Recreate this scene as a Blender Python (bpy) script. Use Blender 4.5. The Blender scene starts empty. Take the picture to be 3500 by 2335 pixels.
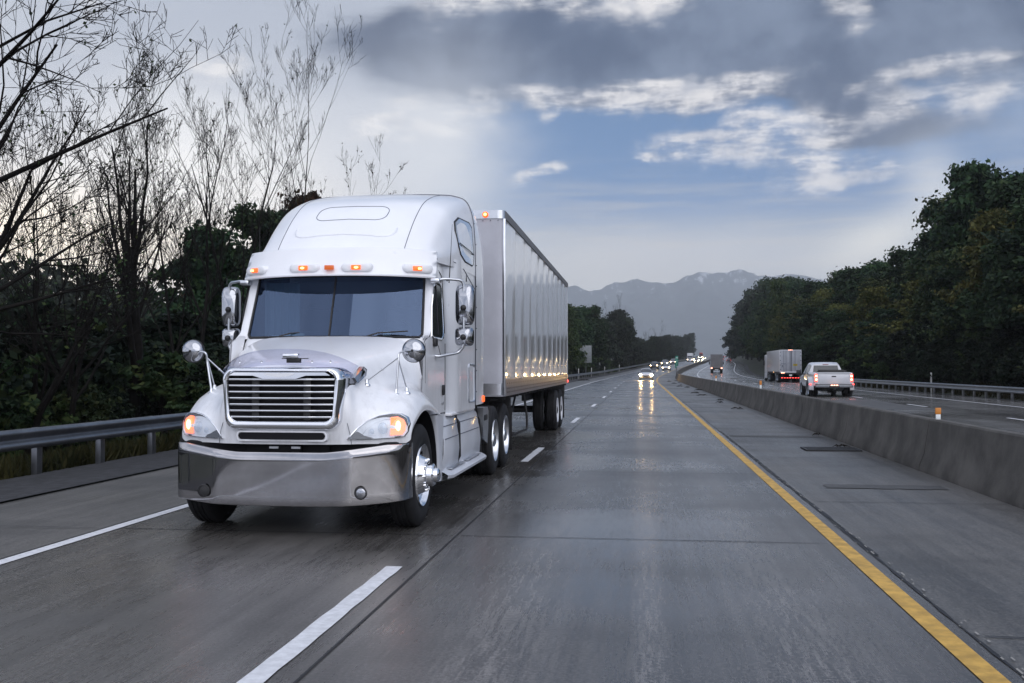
import bpy, bmesh, math, random
import numpy as np
from mathutils import Vector, Matrix, noise as mnoise
R = math.radians
C = bpy.context.scene.collection
scn = bpy.context.scene
# ------------------------------------------------------------------ camera
cd = bpy.data.cameras.new('camera')
cam = bpy.data.objects.new('camera', cd); C.objects.link(cam)
cam.location = (0, 0, 1.62)
cam.rotation_euler = (R(90 + 1.49), 0, R(7.31))
cd.sensor_width = 36; cd.lens = 35.23; cd.clip_start = 0.1; cd.clip_end = 30000
scn.camera = cam
scn.view_settings.view_transform = 'Standard'; scn.view_settings.look = 'None'
scn.view_settings.exposure = 0.30; scn.view_settings.gamma = 1
SUN_EL, SUN_AZ = 38.0, 150.0          # high soft light from behind and right of the camera (clockwise from +Y)
# ------------------------------------------------------------------ node helper
class NT:
    def __init__(s, tree): s.t = tree; s.n = tree.nodes; s.l = tree.links
    def put(s, inp, v):
        if hasattr(v, 'is_output'): s.l.new(v, inp)
        elif v is not None:
            if inp.type == 'RGBA' and len(v) == 3: v = (*v, 1)
            inp.default_value = v
    def math(s, op, a, b=None, c=None, clamp=False):
        n = s.n.new('ShaderNodeMath'); n.operation = op; n.use_clamp = clamp
        for i, v in enumerate((a, b, c)):
            if v is not None: s.put(n.inputs[i], v)
        return n.outputs[0]
    def mix(s, f, a, b):
        n = s.n.new('ShaderNodeMix'); n.data_type = 'RGBA'
        s.put(n.inputs[0], f); s.put(n.inputs[6], a); s.put(n.inputs[7], b)
        return n.outputs[2]
    def ramp(s, f, stops, interp='LINEAR'):
        n = s.n.new('ShaderNodeValToRGB'); e = n.color_ramp.elements; n.color_ramp.interpolation = interp
        while len(e) < len(stops): e.new(0.5)
        for q, (p, c) in zip(e, stops):
            q.position = p; q.color = (*c, 1) if hasattr(c, '__len__') else (c, c, c, 1)
        s.put(n.inputs[0], f); return n.outputs[0]
    def noise(s, vec, scale, detail=3, rough=.5, dist=0):
        n = s.n.new('ShaderNodeTexNoise'); n.noise_dimensions = '3D'
        s.put(n.inputs['Vector'], vec); n.inputs['Scale'].default_value = scale
        n.inputs['Detail'].default_value = detail; n.inputs['Roughness'].default_value = rough
        n.inputs['Distortion'].default_value = dist
        return n.outputs[0]
    def mapping(s, vec, scale=(1,1,1), loc=(0,0,0), rot=(0,0,0)):
        n = s.n.new('ShaderNodeMapping'); s.put(n.inputs[0], vec)
        n.inputs['Location'].default_value = loc; n.inputs['Rotation'].default_value = rot; n.inputs['Scale'].default_value = scale
        return n.outputs[0]
    def step(s, f, lo, hi):
        n = s.n.new('ShaderNodeMapRange'); n.interpolation_type = 'SMOOTHSTEP'
        s.put(n.inputs[0], f); n.inputs[1].default_value = lo; n.inputs[2].default_value = hi
        return n.outputs[0]
# ------------------------------------------------------------------ world
w = bpy.data.worlds.new('World'); scn.world = w; w.use_nodes = True
t = NT(w.node_tree); t.n.clear()
out = t.n.new('ShaderNodeOutputWorld'); bg = t.n.new('ShaderNodeBackground')
t.l.new(bg.outputs[0], out.inputs[0]); bg.inputs[1].default_value = 0.1
sky = t.n.new('ShaderNodeTexSky'); sky.sky_type = 'NISHITA'; sky.sun_disc = False
sky.sun_elevation = R(SUN_EL); sky.sun_rotation = R(SUN_AZ); sky.dust_density = 1.5; sky.ozone_density = 3
tc = t.n.new('ShaderNodeTexCoord'); sep = t.n.new('ShaderNodeSeparateXYZ'); t.l.new(tc.outputs['Generated'], sep.inputs[0])
dx, dy, dz = sep.outputs
DEG = 57.29578
az = t.math('MULTIPLY', t.math('ARCTAN2', dx, dy), DEG)
el = t.math('MULTIPLY', t.math('ARCSINE', dz), DEG)
# flat cloud layer coordinates: streaks run out from the road's far end
zz = t.math('ADD', t.math('MAXIMUM', dz, 0.0), 0.10)
cmb = t.n.new('ShaderNodeCombineXYZ'); t.put(cmb.inputs[0], t.math('DIVIDE', dx, zz)); t.put(cmb.inputs[1], t.math('DIVIDE', dy, zz))
cmb.inputs[2].default_value = 3.7
PL = cmb.outputs[0]
cae = t.n.new('ShaderNodeCombineXYZ'); t.put(cae.inputs[0], t.math('MULTIPLY', az, .05)); t.put(cae.inputs[1], t.math('MULTIPLY', el, .12))
AE = cae.outputs[0]
wn = t.math('SUBTRACT', t.noise(AE, 2.2, 5, .6), .5)
wn2 = t.math('SUBTRACT', t.noise(t.mapping(AE, loc=(7, 3, 1)), 2.6, 5, .6), .5)
azw = t.math('ADD', az, t.math('MULTIPLY', wn, 6)); elw = t.math('ADD', el, t.math('MULTIPLY', wn2, 2.4))
def blob(px, py, sx, sy, amp=1.0, rot=0.0, warp=1.0):
    """soft patch centred on a sky direction; sx, sy are half widths in degrees"""
    a = math.degrees(math.atan((px - 1175) / 2300)) - 7.31; e = math.degrees(math.atan((844 - py) / 2300))
    A = t.math('SUBTRACT', azw if warp else az, a); E = t.math('SUBTRACT', elw if warp else el, e)
    cr, sr = math.cos(R(rot)), math.sin(R(rot))
    A2 = t.math('DIVIDE', t.math('ADD', t.math('MULTIPLY', A, cr), t.math('MULTIPLY', E, sr)), sx)
    E2 = t.math('DIVIDE', t.math('SUBTRACT', t.math('MULTIPLY', E, cr), t.math('MULTIPLY', A, sr)), sy)
    q = t.math('ADD', t.math('MULTIPLY', A2, A2), t.math('MULTIPLY', E2, E2))
    return t.math('MULTIPLY', t.math('EXPONENT', t.math('MULTIPLY', q, -1)), amp)
def total(bl):
    r = bl[0]
    for b in bl[1:]: r = t.math('ADD', r, b)
    return r
skc = t.mix(.80, sky.outputs[0], t.ramp(t.math('DIVIDE', el, 90), [(0, (5.9, 5.5, 5.2)), (.03, (5.3, 5.15, 5.1)), (.058, (3.9, 4.3, 4.9)), (.08, (2.0, 2.9, 4.3)),
        (.10, (.5, 1.75, 4.2)), (.20, (.45, 1.4, 3.1)), (.5, (1.2, 2.0, 3.2)), (1, (1.2, 2.0, 3.2))]))
nz = t.noise(t.mapping(AE, scale=(1, 1, 1), rot=(0, 0, R(-8))), 3.0, 6, .58)
rr_ = t.math('SQRT', t.math('ADD', t.math('MULTIPLY', az, az), t.math('MULTIPLY', el, el)))
cr_ = t.n.new('ShaderNodeCombineXYZ'); t.put(cr_.inputs[0], t.math('DIVIDE', az, t.math('ADD', rr_, .5))); t.put(cr_.inputs[1], t.math('DIVIDE', el, t.math('ADD', rr_, .5))); t.put(cr_.inputs[2], t.math('MULTIPLY', rr_, .055))
nr = t.noise(cr_.outputs[0], 7.0, 4, .55)              # wind-drawn streaks running out from the horizon
nf = t.math('ADD', t.math('MULTIPLY', nr, .6), t.math('MULTIPLY', t.noise(t.mapping(AE, scale=(1, 1.8, 1), rot=(0, 0, R(-10))), 8.0, 6, .62), .4))
def mask(bl, lo, hi, n1=1.3, n2=.5):
    q = t.math('ADD', total(bl), t.math('MULTIPLY', t.math('SUBTRACT', nz, .5), n1))
    return t.step(t.math('ADD', q, t.math('MULTIPLY', t.math('SUBTRACT', nf, .5), n2)), lo, hi)
# veil of pale cloud on the left and thin veil on the right
veil = mask([blob(200, 250, 17, 14, 1.6), blob(760, 40, 8, 4, 1.0), blob(930, 330, 4.5, 3.5, .9), blob(2330, 330, 3, 5, .45), blob(1500, 570, 12, 1.8, .45)], .15, 1.15, .7, .2)
skc = t.mix(t.math('MULTIPLY', veil, .90), skc, (5.5, 5.75, 6.3))
# shadowed undersides inside the veil
sh = mask([blob(560, 30, 9, 1.6, .9, 3), blob(850, 60, 8, 2.0, 1.0), blob(950, 160, 7, 1.8, .9), blob(170, 210, 4, 2.2, .9, -20), blob(440, 165, 5, 1.4, .9, -14), blob(60, 330, 4, 2, .6), blob(700, 210, 6, 1.2, .5), blob(350, 60, 8, 1.4, .8, -4), blob(300, 330, 5, 1.2, .7, -10)], .25, 1.1, 1.0, .3)
skc = t.mix(t.math('MULTIPLY', sh, .50), skc, (3.3, 3.75, 4.7))
# dark slate cloud banks
dkm = mask([blob(1100, 110, 6, 2.3, 1.1), blob(1330, 90, 6.5, 2.8, 1.5, 0), blob(1600, 95, 6, 2.9, 1.6), blob(1850, 60, 5, 3.2, 1.5), blob(2150, 100, 6, 3.0, 1.4), blob(1940, 258, 2.8, 1.3, 1.4, -18), blob(2060, 165, 4, 1.2, .9),
            blob(2100, 330, 3.5, .9, .8), blob(2340, 40, 4, 4, 1.0), blob(1950, 350, 3, .5, .6), blob(1770, 178, 2.5, .6, .6), blob(950, 100, 6, 2.0, .9), blob(1200, 150, 5, 1.3, .9), blob(1450, 160, 6, 1.3, .9)], .22, .92, .7, .6)
skc = t.mix(t.math('MULTIPLY', dkm, .93), skc, t.mix(t.step(t.math('ADD', t.math('MULTIPLY', t.noise(t.mapping(AE, loc=(2, 9, 0)), 1.5, 3, .5), .65), t.math('MULTIPLY', nr, .35)), .38, .64), (.35, .62, 1.25), (1.55, 2.0, 2.9)))
# cream cloud edges and wisps
crm = mask([blob(1560, 232, 5, .5, .8), blob(1330, 235, 3, .5, .8), blob(1860, 330, 3, 1.0, .8), blob(1600, 350, 3, .6, .9), blob(2120, 400, 3, .4, .7), blob(1010, 262, 3.4, 1.3, 1.15, 14), blob(900, 305, 4, .9, .9, 8), blob(1240, 208, 3.4, .65, 1.0), blob(1450, 222, 3.6, .65, 1.0), blob(1700, 200, 4.6, .8, 1.1, 8),
            blob(1430, 248, 1.8, .8, .9), blob(1240, 388, 1.7, .42, 1.35, 14), blob(1265, 270, 1.2, .35, 1.25, 12), blob(1800, 300, 3.8, .8, .9, -6), blob(1750, 350, 5.0, 1.1, 1.15, -6),
            blob(1640, 330, 2.4, .6, .9), blob(2080, 222, 4.6, .6, 1.0, 7), blob(2200, 190, 3, .6, .7), blob(1480, 5, 2.8, 1.3, 1.35), blob(1250, 0, 3, .8, 1.2), blob(1000, 5, 3.5, 1, 1.1),
            blob(1955, 30, 1.6, 1.7, 1.25, -35), blob(1890, 432, 4.2, .5, .95, 5), blob(1900, 385, 3, .5, .7), blob(1700, 275, .9, .35, 1), blob(1640, 240, 1.5, .35, .8), blob(2290, 262, 3, 1, .8),
            blob(1950, 400, 6, 1.4, .45), blob(2090, 290, 2.6, .8, .8), blob(560, 170, 7, 1.2, .8, 5), blob(120, 60, 6, 3, .7), blob(1500, 370, .8, .2, 1)], .36, 1.38, 1.5, 1.7)
frag = t.noise(t.mapping(AE, loc=(11, 5, 2), scale=(1, 2.0, 1), rot=(0, 0, R(-6))), 5.5, 6, .66)
crm = t.math('MULTIPLY', crm, t.math('ADD', .22, t.math('MULTIPLY', t.step(t.math('ADD', t.math('MULTIPLY', frag, .6), t.math('MULTIPLY', nr, .4)), .41, .55), .78)))
cshade = t.step(t.math('ADD', t.math('MULTIPLY', t.noise(t.mapping(AE, loc=(4, 1, 3)), 9, 5, .6), .6), t.math('MULTIPLY', nr, .4)), .36, .62)
skc = t.mix(t.math('MULTIPLY', crm, .84), skc, t.mix(cshade, (4.6, 4.8, 5.4), (8.8, 8.5, 8.3)))
# high thin streaks
st = t.step(t.noise(t.mapping(AE, scale=(.6, 3.2, 1), rot=(0, 0, R(5))), 3.5, 5, .62), .42, .72)
lowband = t.math('MULTIPLY', t.step(el, 1, 4), t.math('SUBTRACT', 1, t.step(el, 8, 13)))
skc = t.mix(t.math('MULTIPLY', t.math('MULTIPLY', st, lowband), .5), skc, (5.2, 5.1, 5.0))
# glow low behind the trees on both sides, salmon strip at the end of the road
for args, col in (((190, 580, 12, 3.2, .97), (22, 18.5, 13.5)), ((420, 430, 9, 4.5, .8), (11.5, 11.2, 10.8)), ((1560, 610, 13, 2.6, .55), (8.6, 8.1, 7.6)), ((2010, 575, 3.4, 1.3, .75, 22), (10.0, 9.7, 8.8)),
                  ((2150, 470, 1.6, 2.4, .55, 15), (9, 8.9, 8.6)), ((1665, 810, 1.5, .25, 1.0), (18, 11.5, 9)), ((1330, 640, 4, 1.6, .65), (7.6, 7.4, 7.0)), ((1010, 400, 4, 5, .60), (8, 8.2, 8.5))):
    g = blob(*args, warp=0)
    skc = t.mix(t.math('MINIMUM', g, .95), skc, col)
# the broken bright cloud deck behind and above the camera
back = t.step(t.math('MULTIPLY', dy, -1), -.55, .25)
zen = t.step(el, 26, 52)
bmask = t.math('MAXIMUM', back, zen)
deck = t.mix(t.step(t.noise(PL, .55, 5, .6), .35, .68), (4.6, 5.2, 6.6), (10.0, 10.3, 11.6))
skc = t.mix(bmask, skc, deck)
skc = t.mix(t.step(el, -3, 0), (.6, .62, .65), skc)
t.l.new(skc, bg.inputs[0])
# ------------------------------------------------------------------ sun: soft, through cloud
sl = bpy.data.lights.new('sun', 'SUN'); sl.energy = 0.95; sl.angle = R(70); sl.color = (1, .97, .95)
so = bpy.data.objects.new('sun', sl); C.objects.link(so)
so.rotation_euler = (R(90 - SUN_EL), 0, R(180 - SUN_AZ)); so.location = (10, -20, 30)
scn.cycles.max_bounces = 8; scn.cycles.transparent_max_bounces = 12; scn.cycles.volume_bounces = 1
scn.cycles.sample_clamp_indirect = 6; scn.cycles.use_denoising = True
# ------------------------------------------------------------------ materials
M = {}
def mat(name, col=(.5,.5,.5), rough=.5, metal=0, coat=0, spec=.5, emit=None, es=0, nvar=0, nscale=5, rvar=0, bump=0, bscale=40, objvar=0):
    m = bpy.data.materials.new(name); m.use_nodes = True; t = NT(m.node_tree)
    p = t.n['Principled BSDF']
    p.inputs['Roughness'].default_value = rough; p.inputs['Metallic'].default_value = metal
    p.inputs['Coat Weight'].default_value = coat; p.inputs['Coat Roughness'].default_value = .08
    p.inputs['Specular IOR Level'].default_value = spec
    p.inputs['Base Color'].default_value = (*col, 1)
    if nvar or rvar or bump:
        tcn = t.n.new('ShaderNodeTexCoord'); v = tcn.outputs['Object']
        if nvar:
            f = t.noise(v, nscale, 4, .6)
            t.l.new(t.mix(t.step(f, .3, .75), tuple(c * (1 - nvar) for c in col), tuple(min(1, c * (1 + nvar)) for c in col)), p.inputs['Base Color'])
        if rvar:
            f2 = t.noise(v, nscale * 1.7, 3, .6)
            t.put(p.inputs['Roughness'], t.math('ADD', rough - rvar, t.math('MULTIPLY', f2, 2 * rvar)))
        if bump:
            b = t.n.new('ShaderNodeBump'); b.inputs['Strength'].default_value = bump; b.inputs['Distance'].default_value = .01
            t.put(b.inputs['Height'], t.noise(v, bscale, 4, .6)); t.l.new(b.outputs[0], p.inputs['Normal'])
    if emit:
        p.inputs['Emission Color'].default_value = (*emit, 1); p.inputs['Emission Strength'].default_value = es
    M[name] = m; return m
mat('white_paint', (.80, .812, .85), .30, coat=.7, nvar=.03, nscale=2, rvar=.06)
m = M['white_paint']; t = NT(m.node_tree); p = t.n['Principled BSDF']; tcn = t.n.new('ShaderNodeTexCoord'); v = tcn.outputs['Object']; sp = t.n.new('ShaderNodeSeparateXYZ'); t.l.new(v, sp.inputs[0])
base_ = p.inputs['Base Color'].links[0].from_socket
film = t.math('MULTIPLY', t.step(t.noise(t.mapping(v, scale=(3, 3, .5)), 2.2, 5, .7), .42, .72), t.math('SUBTRACT', 1, t.step(sp.outputs[2], .9, 2.2)))
spk = t.step(t.noise(v, 55, 2, .5), .70, .76)
t.l.new(t.mix(t.math('MULTIPLY', t.math('ADD', t.math('MULTIPLY', film, .8), t.math('MULTIPLY', spk, .5)), .42), base_, (.30, .30, .31)), p.inputs['Base Color'])
mat('off_white', (.55, .57, .62), .4, coat=.3, nvar=.06, nscale=2)
mat('trailer_front', (.46, .47, .53), .5, nvar=.10, nscale=1.6)
mat('chrome', (.82, .83, .86), .09, 1)
mat('mirror_chrome', (.42, .43, .46), .10, 1)
mat('bumper_metal', (.45, .44, .45), .055, 1, nvar=.12, nscale=2.5, rvar=.02, bump=.05, bscale=2.0)
mat('alu', (.62, .64, .68), .28, 1, nvar=.08, nscale=8)
mat('galv', (.21, .22, .24), .38, .9, nvar=.15, nscale=3, rvar=.1)
mat('black_plastic', (.012, .012, .014), .5)
mat('dark', (.008, .008, .010), .75, spec=.2)
mat('rubber', (.016, .016, .018), .72, spec=.3, nvar=.25, nscale=6, bump=.2, bscale=60)
mat('frame_dark', (.02, .02, .022), .6, nvar=.3, nscale=6)
mat('seat_cloth', (.05, .055, .065), .9)
mat('dash', (.045, .05, .06), .7)
mat('paper', (.55, .55, .52), .8)
mat('seam', (.10, .11, .14), .6)
mat('dark_seam', (.01, .01, .012), .6)
mat('amber_lamp', (.6, .12, .02), .25, emit=(1, .13, .02), es=.95)
mat('amber_bulb', (.9, .5, .2), .3, emit=(1, .55, .16), es=3.2)
mat('amber_off', (.42, .10, .02), .25, emit=(1, .15, .02), es=.25)
mat('turn_signal', (.9, .25, .08), .25, emit=(1, .17, .06), es=1.2)
mat('turn_bulb', (1, .6, .3), .3, emit=(1, .52, .22), es=3.5)
mat('headlight', (.9, .9, .85), .2, emit=(1, .74, .36), es=150)
mat('headlight_glare', (.9, .85, .7), .2, emit=(1, .62, .24), es=900)
mat('headlight_dim', (.9, .85, .7), .2, emit=(1, .72, .40), es=25)
mat('tail_lamp', (.6, .02, .02), .3, emit=(1, .05, .03), es=3.2)
mat('tail_core', (.9, .4, .3), .3, emit=(1, .38, .24), es=5)
mat('tail_lamp_small', (.6, .02, .02), .3, emit=(1, .06, .05), es=4)
mat('car_white', (.58, .59, .63), .3, coat=.5)
mat('car_dark', (.02, .02, .024), .3, coat=.7)
mat('car_red', (.22, .02, .02), .3, coat=.6)
mat('car_grey', (.16, .17, .19), .3, coat=.6)
mat('car_glass', (.02, .024, .03), .08, spec=.8)
mat('box_grey', (.15, .15, .16), .55, nvar=.15, nscale=1)
mat('yellow_card', (.42, .32, .02), .6)
mat('sign_green', (.0, .17, .12), .45, nvar=.05)
mat('sign_white', (.75, .78, .78), .4)
mat('sign_back', (.20, .22, .24), .5, nvar=.15)
mat('orange_plastic', (.55, .20, .03), .5)
mat('barrier', (.082, .077, .071), .85, nvar=.42, nscale=1.3, bump=.3, bscale=25)
mat('marking', (.62, .63, .66), .55, nvar=.14, nscale=14, bump=.1)
mat('yellow_line', (.50, .30, .06), .6, nvar=.28, nscale=7, bump=.1)
mat('wood_dark', (.009, .008, .0075), .9, spec=.12, nvar=.35, nscale=4)
mat('wood_grey', (.035, .03, .028), .95, nvar=.3, nscale=3)
mat('debris_mat', (.025, .022, .02), .9, spec=.1)
mat('post_white', (.5, .5, .5), .6)

def glass_mat(name, tint, base_refl, rough=.03, refl=(.85, .9, 1)):
    m = bpy.data.materials.new(name); m.use_nodes = True; t = NT(m.node_tree); t.n.clear()
    o = t.n.new('ShaderNodeOutputMaterial'); mx = t.n.new('ShaderNodeMixShader')
    tr = t.n.new('ShaderNodeBsdfTransparent'); tr.inputs[0].default_value = (*tint, 1)
    gl = t.n.new('ShaderNodeBsdfGlossy'); gl.inputs[0].default_value = (*refl, 1); gl.inputs['Roughness'].default_value = rough
    fr = t.n.new('ShaderNodeLayerWeight'); fr.inputs[0].default_value = .5
    t.put(mx.inputs[0], t.math('ADD', t.math('MULTIPLY', t.math('POWER', fr.outputs['Facing'], 5), .9), .04 + base_refl, clamp=True))
    t.l.new(tr.outputs[0], mx.inputs[1]); t.l.new(gl.outputs[0], mx.inputs[2]); t.l.new(mx.outputs[0], o.inputs[0])
    M[name] = m
glass_mat('windshield_glass', (.30, .42, .52), .10, refl=(.42, .58, .92))
glass_mat('side_glass', (.25, .28, .30), .05)
glass_mat('lens_glass', (.93, .95, .97), .04)
glass_mat('smoke_shield', (.86, .86, .91), -.01, refl=(.6, .6, .66))

def road_mat(name, base, seed, rlo=.14, rhi=.40, wear=()):
    m = bpy.data.materials.new(name); m.use_nodes = True; t = NT(m.node_tree); p = t.n['Principled BSDF']
    tcn = t.n.new('ShaderNodeTexCoord'); v = tcn.outputs['Object']
    sp = t.n.new('ShaderNodeSeparateXYZ'); t.l.new(v, sp.inputs[0])
    big = t.noise(t.mapping(v, scale=(.35, .16, 1), loc=(seed, 0, 0)), 1, 5, .62)
    streak = t.noise(t.mapping(v, scale=(5.5, .10, 1), loc=(seed, 3, 0)), 1, 5, .65)
    fine = t.noise(t.mapping(v, scale=(15, 1.1, 1)), 1.6, 7, .82)
    grain = t.noise(v, 38, 4, .85)
    blot = t.noise(t.mapping(v, scale=(.22, .42, 1), loc=(0, seed, 0)), 1, 4, .55)
    f = t.math('ADD', t.math('MULTIPLY', big, .34), t.math('ADD', t.math('MULTIPLY', streak, .32), t.math('MULTIPLY', fine, .34)))
    c = t.mix(t.step(f, .36, .64), tuple(b * .42 for b in base), tuple(b * 1.6 for b in base))
    c = t.mix(t.math('MULTIPLY', t.step(grain, .50, .66), .6), c, tuple(b * 2.3 for b in base))
    c = t.mix(t.math('MULTIPLY', t.step(grain, .50, .34), .6), c, tuple(b * .3 for b in base))
    c = t.mix(t.math('MULTIPLY', t.step(blot, .54, .68), .5), c, tuple(b * .5 for b in base))
    wr = None
    for cx, hw in wear:                               # strips where the wheels have worn the slab pale
        g = t.math('EXPONENT', t.math('MULTIPLY', t.math('POWER', t.math('ABSOLUTE', t.math('DIVIDE', t.math('SUBTRACT', sp.outputs[0], cx), hw)), 2), -1))
        wr = g if wr is None else t.math('ADD', wr, g)
    if wr is not None:
        k = t.math('MULTIPLY', wr, t.step(t.math('ADD', t.math('MULTIPLY', fine, .6), t.math('MULTIPLY', grain, .5)), .50, .66))
        c = t.mix(t.math('MULTIPLY', k, .75), c, tuple(b * 3.2 for b in base))
    t.l.new(c, p.inputs['Base Color'])
    r = t.math('ADD', rlo, t.math('MULTIPLY', t.step(t.math('ADD', t.math('MULTIPLY', fine, .3), t.math('ADD', t.math('MULTIPLY', big, .45), t.math('MULTIPLY', blot, .25))), .38, .60), rhi - rlo))
    t.put(p.inputs['Roughness'], r); p.inputs['Specular IOR Level'].default_value = .6
    b = t.n.new('ShaderNodeBump'); b.inputs['Strength'].default_value = .22; b.inputs['Distance'].default_value = .004
    t.put(b.inputs['Height'], t.math('ADD', t.math('MULTIPLY', grain, .6), fine)); t.l.new(b.outputs[0], p.inputs['Normal'])
    M[name] = m
road_mat('concrete_road', (.070, .066, .063), 1.3, .14, .40, ((-.85, .28), (.95, .30), (.05, .10)))
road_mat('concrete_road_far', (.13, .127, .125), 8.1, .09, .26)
road_mat('shoulder', (.076, .072, .067), 4.2, .30, .55)
mat('gravel', (.030, .030, .034), .9, nvar=.5, nscale=6, bump=.6, bscale=30)
mat('soil', (.022, .026, .014), .95, nvar=.5, nscale=1.2, bump=.5, bscale=8)
mat('median_soil', (.10, .10, .10), .9, nvar=.3, nscale=2)

def leaf_mat(name, c1, c2, c3):
    m = bpy.data.materials.new(name); m.use_nodes = True; t = NT(m.node_tree); p = t.n['Principled BSDF']
    tcn = t.n.new('ShaderNodeTexCoord'); oi = t.n.new('ShaderNodeObjectInfo'); gm = t.n.new('ShaderNodeNewGeometry')
    c = t.mix(t.step(t.noise(tcn.outputs['Object'], .45, 3, .6), .38, .64), c1, c2)
    c = t.mix(t.math('MULTIPLY', t.step(gm.outputs['Random Per Island'], .6, 1.0), .6), c, c3)
    hs = t.n.new('ShaderNodeHueSaturation'); t.l.new(c, hs.inputs['Color'])
    t.put(hs.inputs['Hue'], t.math('ADD', .497, t.math('MULTIPLY', oi.outputs['Random'], .04)))
    t.put(hs.inputs['Value'], t.math('ADD', .75, t.math('MULTIPLY', oi.outputs['Random'], .6)))
    t.l.new(hs.outputs[0], p.inputs['Base Color']); p.inputs['Roughness'].default_value = .75
    p.inputs['Specular IOR Level'].default_value = .15
    M[name] = m
leaf_mat('leaf_dark', (.008, .018, .010), (.021, .040, .016), (.045, .060, .020))
leaf_mat('leaf_olive', (.016, .030, .012), (.040, .056, .020), (.075, .080, .024))
leaf_mat('leaf_gold', (.034, .042, .012), (.080, .078, .022), (.11, .09, .024))
leaf_mat('leaf_red', (.016, .009, .007), (.038, .014, .010), (.03, .022, .009))
leaf_mat('leaf_far', (.010, .016, .012), (.021, .029, .017), (.036, .038, .016))
leaf_mat('leaf_under', (.004, .009, .005), (.010, .018, .008), (.022, .026, .009))
leaf_mat('grass_mat', (.014, .016, .005), (.030, .026, .008), (.04, .030, .010))
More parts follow.
